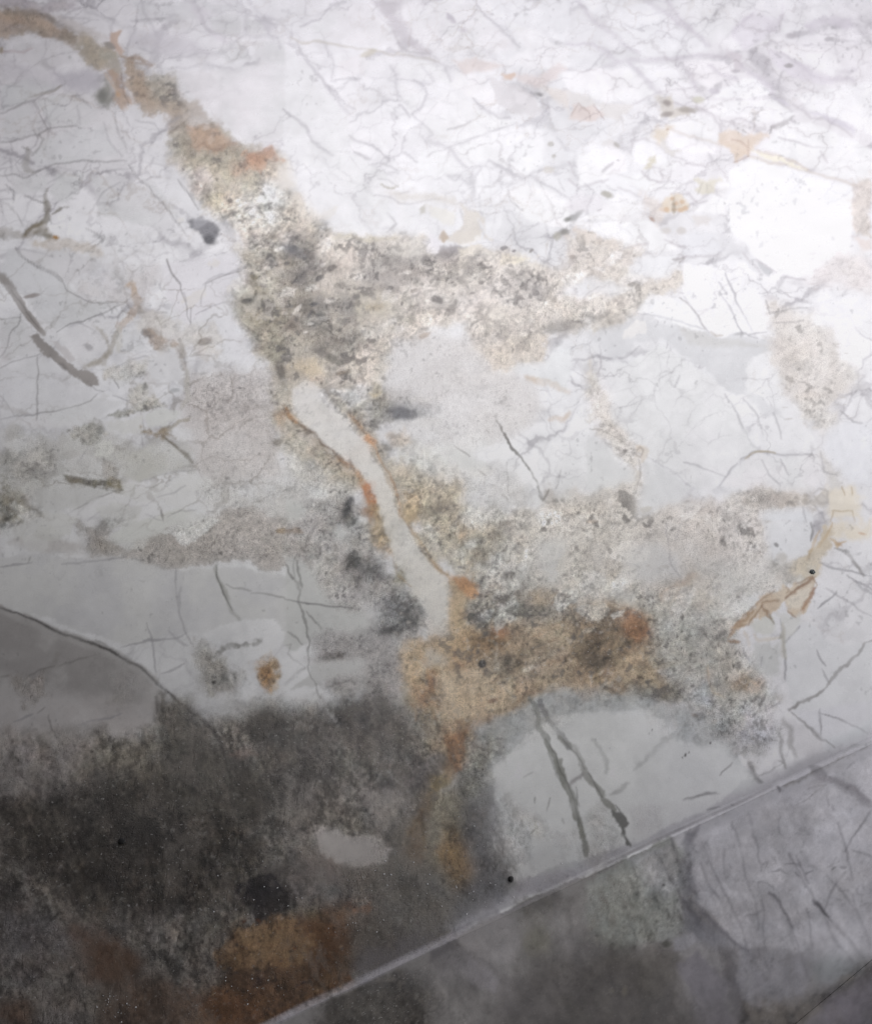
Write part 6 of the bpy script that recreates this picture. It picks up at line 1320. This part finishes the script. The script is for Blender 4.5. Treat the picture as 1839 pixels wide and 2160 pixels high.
def mk(name, co, faces, mat, parent=None, smooth=False):
    """co (n,3), faces (m,4)"""
    used = np.unique(faces); remap = np.zeros(len(co), np.int64); remap[used] = np.arange(len(used))
    co = co[used]; faces = remap[faces]
    px, py = trace_xy(co)
    c = sample(px, py)
    me = bpy.data.meshes.new(name)
    me.vertices.add(len(co)); me.vertices.foreach_set('co', co.astype(np.float32).ravel())
    me.loops.add(faces.size); me.loops.foreach_set('vertex_index', faces.astype(np.int32).ravel())
    me.polygons.add(len(faces))
    me.polygons.foreach_set('loop_start', np.arange(0, faces.size, 4, dtype=np.int32))
    me.update(calc_edges=True)
    me.polygons.foreach_set('use_smooth', np.full(len(faces), smooth))
    at = me.attributes.new('stone', 'FLOAT_COLOR', 'POINT')
    at.data.foreach_set('color', c.astype(np.float32).ravel())
    me.materials.append(mat)
    o = bpy.data.objects.new(name, me); COL.objects.link(o)
    if parent: o.parent = parent
    return o


A3 = on_top(570, 2160); B3 = on_top(1569, 1691)
U = (B3 - A3) / np.linalg.norm(B3 - A3)             # along the front edge
T = np.array([-U[1], U[0], 0.0])                     # inwards over the top
if T[1] < 0: T = -T
RB = 0.003                                          # radius of the worn front edge


def spt(s, t, z=0.0):
    s, t = np.broadcast_arrays(s, t)
    return A3 + s[..., None] * U + t[..., None] * T + np.array([0, 0, 1.0]) * (z if np.isscalar(z) else z[..., None])


def lod_grid(P, step, fine):
    """P (nj,ni,3) points on a regular grid, blocks of 16 cells; fine(block centre points) -> 1,2,4,8 cell size"""
    nj, ni = P.shape[:2]
    bj, bi = (nj - 1) // 16, (ni - 1) // 16
    cj, ci = np.meshgrid(np.arange(bj), np.arange(bi), indexing='ij')
    lv = fine(P[cj * 16 + 8, ci * 16 + 8])
    fs = []
    for L in (1, 2, 4, 16):
        J, I = np.nonzero(lv == L)
        if not len(J): continue
        o = np.arange(0, 16, L)
        oj, oi = np.meshgrid(o, o, indexing='ij')
        jj = (J[:, None, None] * 16 + oj).ravel(); ii = (I[:, None, None] * 16 + oi).ravel()
        a = jj * ni + ii
        fs.append(np.stack([a, a + L, a + L * ni + L, a + L * ni], -1))
    return np.concatenate(fs)


def level(P):
    x, y = trace_xy(P)
    d = np.linalg.norm(P - CAMP, axis=-1)
    inn = (x > -60) & (x < PW + 60) & (y > -60) & (y < PH + 60)
    near = (x > -700) & (x < PW + 700) & (y > -500) & (y < PH + 400)
    return np.where(inn, np.where(d < LODD, 1, 2), np.where(near, 4, 16))


LODD = 1.2
# ---------------------------------------------------------------- stone material
mat = bpy.data.materials.new('polished_marble'); mat.use_nodes = True
nt = mat.node_tree; nd = nt.nodes; lk = nt.links
bs = nd['Principled BSDF']


def nn(t, **k):
    n_ = nd.new(t)
    for a_, v_ in k.items():
        if a_ in n_.inputs: n_.inputs[a_].default_value = v_
        else: setattr(n_, a_, v_)
    return n_


def mth(op, a_, b_=None, clamp=False):
    m_ = nd.new('ShaderNodeMath'); m_.operation = op; m_.use_clamp = clamp
    for i_, v_ in ((0, a_), (1, b_)):
        if v_ is None: continue
        if isinstance(v_, (int, float)): m_.inputs[i_].default_value = v_
        else: lk.new(v_, m_.inputs[i_])
    return m_.outputs[0]


def rng_(v, a_, b_, c_=0.0, d_=1.0):
    m_ = nd.new('ShaderNodeMapRange'); m_.interpolation_type = 'SMOOTHSTEP'
    lk.new(v, m_.inputs[0])
    for i_, x_ in zip((1, 2, 3, 4), (a_, b_, c_, d_)): m_.inputs[i_].default_value = x_
    return m_.outputs[0]


tc = nn('ShaderNodeTexCoord').outputs['Object']
at = nn('ShaderNodeAttribute', attribute_name='stone')
grain = at.outputs['Alpha']


def noise(sc, det=3, rough=.6, vec=tc, dist=0):
    n_ = nn('ShaderNodeTexNoise', Scale=sc, Detail=det, Roughness=rough, Distortion=dist); lk.new(vec, n_.inputs['Vector'])
    return n_.outputs[0]


def mapv(sc, rot=(0, 0, 0)):
    m_ = nn('ShaderNodeMapping'); lk.new(tc, m_.inputs[0]); m_.inputs[3].default_value = sc; m_.inputs[2].default_value = rot
    return m_.outputs[0]


def mixc(f, a_, b_, blend='MIX'):
    m_ = nd.new('ShaderNodeMix'); m_.data_type = 'RGBA'; m_.blend_type = blend
    for i_, v_ in ((0, f), (6, a_), (7, b_)):
        if isinstance(v_, (int, float)): m_.inputs[i_].default_value = v_
        elif isinstance(v_, tuple): m_.inputs[i_].default_value = v_
        else: lk.new(v_, m_.inputs[i_])
    return m_.outputs[2]


col = at.outputs['Color']
# very fine grey dusting everywhere
f0 = mth('ADD', mth('MULTIPLY', mth('SUBTRACT', noise(1100, 3, .7), .5), mth('ADD', mth('MULTIPLY', grain, 1.5), .22)), 1.0)
col = mixc(1.0, col, f0, 'MULTIPLY')
# dark specks where the stone is granular, thinned by a broader noise
sp = rng_(noise(950, 1.5, .5), .55, .7)
cl = rng_(noise(38, 3, .6), .38, .62)
gs = mth('MULTIPLY', sp, mth('MULTIPLY', grain, mth('ADD', mth('MULTIPLY', cl, .75), .25)))
col = mixc(mth('MULTIPLY', gs, .62, True), col, mixc(1.0, col, (.27, .25, .235, 1), 'MULTIPLY'))
# leaning needle marks
nv = rng_(noise(300, 3, .6, mapv((1.7, .42, 1), (0, 0, math.radians(-14)))), .56, .68)
gn = mth('MULTIPLY', nv, mth('MULTIPLY', grain, rng_(noise(16, 2), .42, .6)))
col = mixc(mth('MULTIPLY', gn, .5, True), col, mixc(1.0, col, (.36, .34, .32, 1), 'MULTIPLY'))
# pale crystals
lp = rng_(noise(430, 3, .6), .62, .72)
gl = mth('MULTIPLY', lp, grain)
col = mixc(mth('MULTIPLY', gl, .5, True), col, (.66, .64, .61, 1))
tw = rng_(noise(900, 1, .5), .735, .76)
gt = mth('MULTIPLY', tw, mth('MULTIPLY', grain, rng_(noise(22, 2), .52, .66)))
col = mixc(mth('MULTIPLY', gt, .9, True), col, (.85, .85, .84, 1))
lk.new(col, bs.inputs['Base Color'])
ro = mth('ADD', mth('MULTIPLY', grain, .22), rng_(noise(30, 4, .6), .3, .7, .24, .36))
lk.new(ro, bs.inputs['Roughness'])
bs.inputs['IOR'].default_value = 1.49
bs.inputs['Subsurface Weight'].default_value = 0.0
bp = nn('ShaderNodeBump', Strength=.35, Distance=.0006)
hh = mth('ADD', mth('MULTIPLY', mth('ADD', gs, gn), -.8), mth('MULTIPLY', mth('MULTIPLY', noise(200, 4, .6), grain), .9))
lk.new(hh, bp.inputs['Height']); lk.new(bp.outputs[0], bs.inputs['Normal'])

edge_mat = mat.copy(); edge_mat.name = 'worn_marble_edge'
eb = edge_mat.node_tree.nodes['Principled BSDF']
for l_ in list(eb.inputs['Roughness'].links): edge_mat.node_tree.links.remove(l_)
eb.inputs['Roughness'].default_value = .75; eb.inputs['Specular IOR Level'].default_value = .25
# ---------------------------------------------------------------- the worktop
top = bpy.data.objects.new('marble_worktop', None); COL.objects.link(top)
top['label'] = 'white and grey marble worktop with a rusty brown vein and a rounded front edge'
top['category'] = 'worktop'

STP = 0.0007
s_lo, s_hi, t_hi = -1.0, 1.65, 1.75
ni = int((s_hi - s_lo) / STP) // 16 * 16 + 1; nj = int(t_hi / STP) // 16 * 16 + 1
ss = s_lo + np.arange(ni) * STP; tt = RB + np.arange(nj) * STP
P = spt(ss[None, :], tt[:, None])
F_ = lod_grid(P, STP, level)
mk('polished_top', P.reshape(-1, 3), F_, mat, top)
S_END = ss[-1]; T_END = tt[-1]

# rounded edge: a quarter turn from the top down to the joint
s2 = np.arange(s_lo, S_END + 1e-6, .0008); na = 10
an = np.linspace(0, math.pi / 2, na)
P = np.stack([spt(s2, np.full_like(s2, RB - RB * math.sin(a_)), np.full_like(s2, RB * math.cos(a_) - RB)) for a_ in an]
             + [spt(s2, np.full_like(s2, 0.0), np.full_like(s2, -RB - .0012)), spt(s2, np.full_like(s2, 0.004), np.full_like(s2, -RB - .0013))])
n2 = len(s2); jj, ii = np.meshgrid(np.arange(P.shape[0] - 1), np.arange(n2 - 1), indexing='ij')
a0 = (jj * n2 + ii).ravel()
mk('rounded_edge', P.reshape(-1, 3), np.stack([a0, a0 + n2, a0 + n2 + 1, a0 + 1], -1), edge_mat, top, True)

# front face under a hairline joint, down to the lower seam (traced where it meets the face)
def on_face(px, py):
    a = np.array([px - PW / 2, -(py - PH / 2)])
    d = FPX * FWD + a[1] * UPV + np.array([a[0], 0, 0])
    k = ((A3 - CAMP) @ T) / (d @ T)
    X = CAMP + d * k
    return (X - A3) @ U, X[2]
q0, q1 = on_face(1688, 2155), on_face(1839, 2029)
print('lower seam on face', q0, q1, 'edge dir', U, 'A', A3, 'B', B3)
slope = (q1[1] - q0[1]) / (q1[0] - q0[0])
def zbot(s):
    return q0[1] + slope * (s - q0[0])
S_A, S_B = -0.9, S_END
z_top = -RB - .0022
nface_s = int((S_B - S_A) / .0008) // 16 * 16 + 1
sf = S_A + np.arange(nface_s) * .0008
NV = 16 * 34 + 1
vv = np.linspace(0, 1, NV)
zb = np.clip(zbot(sf), -1.2, -.05)
Zf = z_top + (zb[None, :] - z_top) * vv[:, None]
Sf = np.broadcast_to(sf[None, :], Zf.shape)
rec = .0012
P = A3 + Sf[..., None] * U + rec * T + Zf[..., None] * np.array([0, 0, 1.0])
F_ = lod_grid(P, 0, level)[:, ::-1]
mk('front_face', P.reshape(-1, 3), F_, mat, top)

# body of the slab behind the faces, so the block is solid
def prism(name, poly_sz, t0, t1, m_, parent=None):
    co = [A3 + s_ * U + t_ * T + np.array([0, 0, z_]) for t_ in (t0, t1) for s_, z_ in poly_sz]
    n_ = len(poly_sz)
    fc = [list(range(n_)), list(range(2 * n_ - 1, n_ - 1, -1))] + [[i_, (i_ + 1) % n_ + 0, (i_ + 1) % n_ + n_, i_ + n_][::-1] for i_ in range(n_)]
    me = bpy.data.meshes.new(name); me.from_pydata([tuple(c_) for c_ in co], [], fc); me.materials.append(m_)
    o = bpy.data.objects.new(name, me); COL.objects.link(o); o.parent = parent
    bm = bmesh.new(); bm.from_mesh(me); bmesh.ops.recalc_face_normals(bm, faces=bm.faces); bm.to_mesh(me); bm.free()
    return o


core = bpy.data.materials.new('raw_stone'); core.use_nodes = True
cn = core.node_tree
cb = cn.nodes['Principled BSDF']; cb.inputs['Roughness'].default_value = .8
tn = cn.nodes.new('ShaderNodeTexNoise'); tn.inputs['Scale'].default_value = 60; tn.inputs['Detail'].default_value = 5
cr = cn.nodes.new('ShaderNodeValToRGB'); cr.color_ramp.elements[0].color = (.03, .028, .027, 1); cr.color_ramp.elements[1].color = (.12, .115, .11, 1)
cn.links.new(tn.outputs[0], cr.inputs[0]); cn.links.new(cr.outputs[0], cb.inputs['Base Color'])
prism('stone_core', [(s_lo, -.001), (S_END, -.001), (S_END, -1.2), (s_lo, -1.2)], .005, T_END, core, top)

# lower slab under the seam, standing a little proud
low = bpy.data.objects.new('lower_marble_panel', None); COL.objects.link(low)
low['label'] = 'grey marble panel below the dark seam in the bottom right corner'
low['category'] = 'panel'
vv = np.linspace(0, 1, 16 * 12 + 1)
sl = 0.0 + np.arange(int(S_END / .0016) // 16 * 16 + 1) * .0016
zt = np.clip(zbot(sl), -1.2, -.05) - .0002
Z2 = zt[None, :] + (-1.3 - zt[None, :]) * (vv[:, None] ** 1.8)
S2 = np.broadcast_to(sl[None, :], Z2.shape)
P = A3 + S2[..., None] * U + .0008 * T + Z2[..., None] * np.array([0, 0, 1.0])
F_ = lod_grid(P, 0, lambda p: np.full(p.shape[:-1], 1))[:, ::-1]
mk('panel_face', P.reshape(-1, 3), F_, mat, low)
e = np.stack([A3 + sl[:, None] * U + .0008 * T + zt[:, None] * np.array([0, 0, 1.0]), A3 + sl[:, None] * U + .004 * T + zt[:, None] * np.array([0, 0, 1.0])])
n2 = len(sl); a0 = np.arange(n2 - 1)
mk('panel_edge', e.reshape(-1, 3), np.stack([a0, a0 + 1, a0 + n2 + 1, a0 + n2], -1), mat, low)

# ---------------------------------------------------------------- small things lying on the stone
def simple(name, c_, r_):
    m_ = bpy.data.materials.new(name); m_.use_nodes = True
    b_ = m_.node_tree.nodes['Principled BSDF']; b_.inputs['Roughness'].default_value = r_
    t_ = m_.node_tree.nodes.new('ShaderNodeTexNoise'); t_.inputs['Scale'].default_value = 700
    q_ = m_.node_tree.nodes.new('ShaderNodeValToRGB')
    q_.color_ramp.elements[0].color = tuple(x_ * .7 for x_ in c_) + (1,); q_.color_ramp.elements[1].color = tuple(c_) + (1,)
    m_.node_tree.links.new(t_.outputs[0], q_.inputs[0]); m_.node_tree.links.new(q_.outputs[0], b_.inputs['Base Color'])
    return m_


blackm = simple('black_grit', (.006, .006, .006), .6)
greym = simple('dark_pebble', (.05, .06, .06), .25)
dustm = simple('pale_crumb', (.86, .86, .87), .5)


def pebble(name, px, py, rpx, flat, m_, label, cat, ax=1.0, seed=1):
    c_ = on_top(px, py); d_ = np.linalg.norm(c_ - CAMP); r_ = rpx * d_ / FPX
    bm = bmesh.new(); bmesh.ops.create_icosphere(bm, subdivisions=4, radius=1)
    rr = random.Random(seed)
    ph = [rr.uniform(0, 6) for _ in range(6)]
    for v in bm.verts:
        k_ = 1 + .05 * math.sin(3 * v.co.x + ph[0]) + .04 * math.sin(5 * v.co.y + ph[1]) + .03 * math.sin(6 * v.co.z + ph[2])
        v.co = Vector((v.co.x * k_ * r_ * ax, v.co.y * k_ * r_, v.co.z * k_ * r_ * flat + r_ * flat * .72))
    for f_ in bm.faces: f_.smooth = True
    me = bpy.data.meshes.new(name); bm.to_mesh(me); bm.free(); me.materials.append(m_)
    o = bpy.data.objects.new(name, me); COL.objects.link(o); o.location = c_
    o['label'] = label; o['category'] = cat
    return o


pebble('black_bead', 1077, 1856, 6.2, .55, blackm, 'tiny round black bead on the dark grey patch just above the front edge', 'bead')
pebble('dark_pebble', 1713, 1207, 5.5, .4, greym, 'small glossy dark grey bead in the tan vein at the right', 'pebble', 1.1, 3)
pebble('grit_grain', 257, 1776, 6.5, .4, blackm, 'tiny black grain on the darkest patch at the lower left', 'grit', 1.1, 5)

# pale crumbs strewn over the dark stone by the front edge
rr = random.Random(11); V_, Fc = [], []
zones = [((J_[0]), J_[1], J_[2], J_[3], J_[4]) for J_ in (
    (1010, 1790, 50, 90, 26), (960, 1890, 120, 40, 40), (820, 1830, 80, 60, 34), (620, 1860, 150, 90, 26), (1060, 1905, 70, 14, 40),
    (760, 1940, 60, 60, 24), (470, 1920, 60, 60, 22), (255, 2120, 50, 28, 40), (520, 2090, 90, 50, 25), (430, 1630, 60, 60, 10), (1250, 1740, 260, 150, 8))]
for cx, cy, rx, ry, n_ in zones:
    for _ in range(n_):
        px, py = rr.gauss(cx, rx * .5), rr.gauss(cy, ry * .5)
        c_ = on_top(px, py)
        if (c_ - A3) @ T < .006: continue
        r_ = rr.choice((.00016, .0002, .0003, .0005)) * rr.uniform(.7, 1.2)
        k_ = len(V_); an_ = rr.uniform(0, 3.14); e_ = rr.uniform(.3, 1)
        for vx_, vy_, vz_ in ((1, 0, 0), (0, 1, 0), (-1, 0, 0), (0, -1, 0), (0, 0, .8), (0, 0, -.2)):
            x_, y_ = vx_ * r_ * rr.uniform(.7, 1.4), vy_ * r_ * e_
            V_.append((c_[0] + x_ * math.cos(an_) - y_ * math.sin(an_), c_[1] + x_ * math.sin(an_) + y_ * math.cos(an_), r_ * (.2 + vz_)))
        for f_ in ((0, 1, 4), (1, 2, 4), (2, 3, 4), (3, 0, 4), (1, 0, 5), (2, 1, 5), (3, 2, 5), (0, 3, 5)): Fc.append([k_ + q_ for q_ in f_])
me = bpy.data.meshes.new('stone_dust'); me.from_pydata(V_, [], Fc); me.materials.append(dustm)
o = bpy.data.objects.new('stone_dust', me); COL.objects.link(o)
o['label'] = 'fine white crumbs of stone strewn over the dark patches near the front edge'; o['category'] = 'dust'; o['kind'] = 'stuff'
print('tris', sum(sum(len(p_.vertices) - 2 for p_ in o_.data.polygons) if len(o_.data.polygons) < 1000 else 2 * len(o_.data.polygons) for o_ in bpy.data.objects if o_.type == 'MESH'))
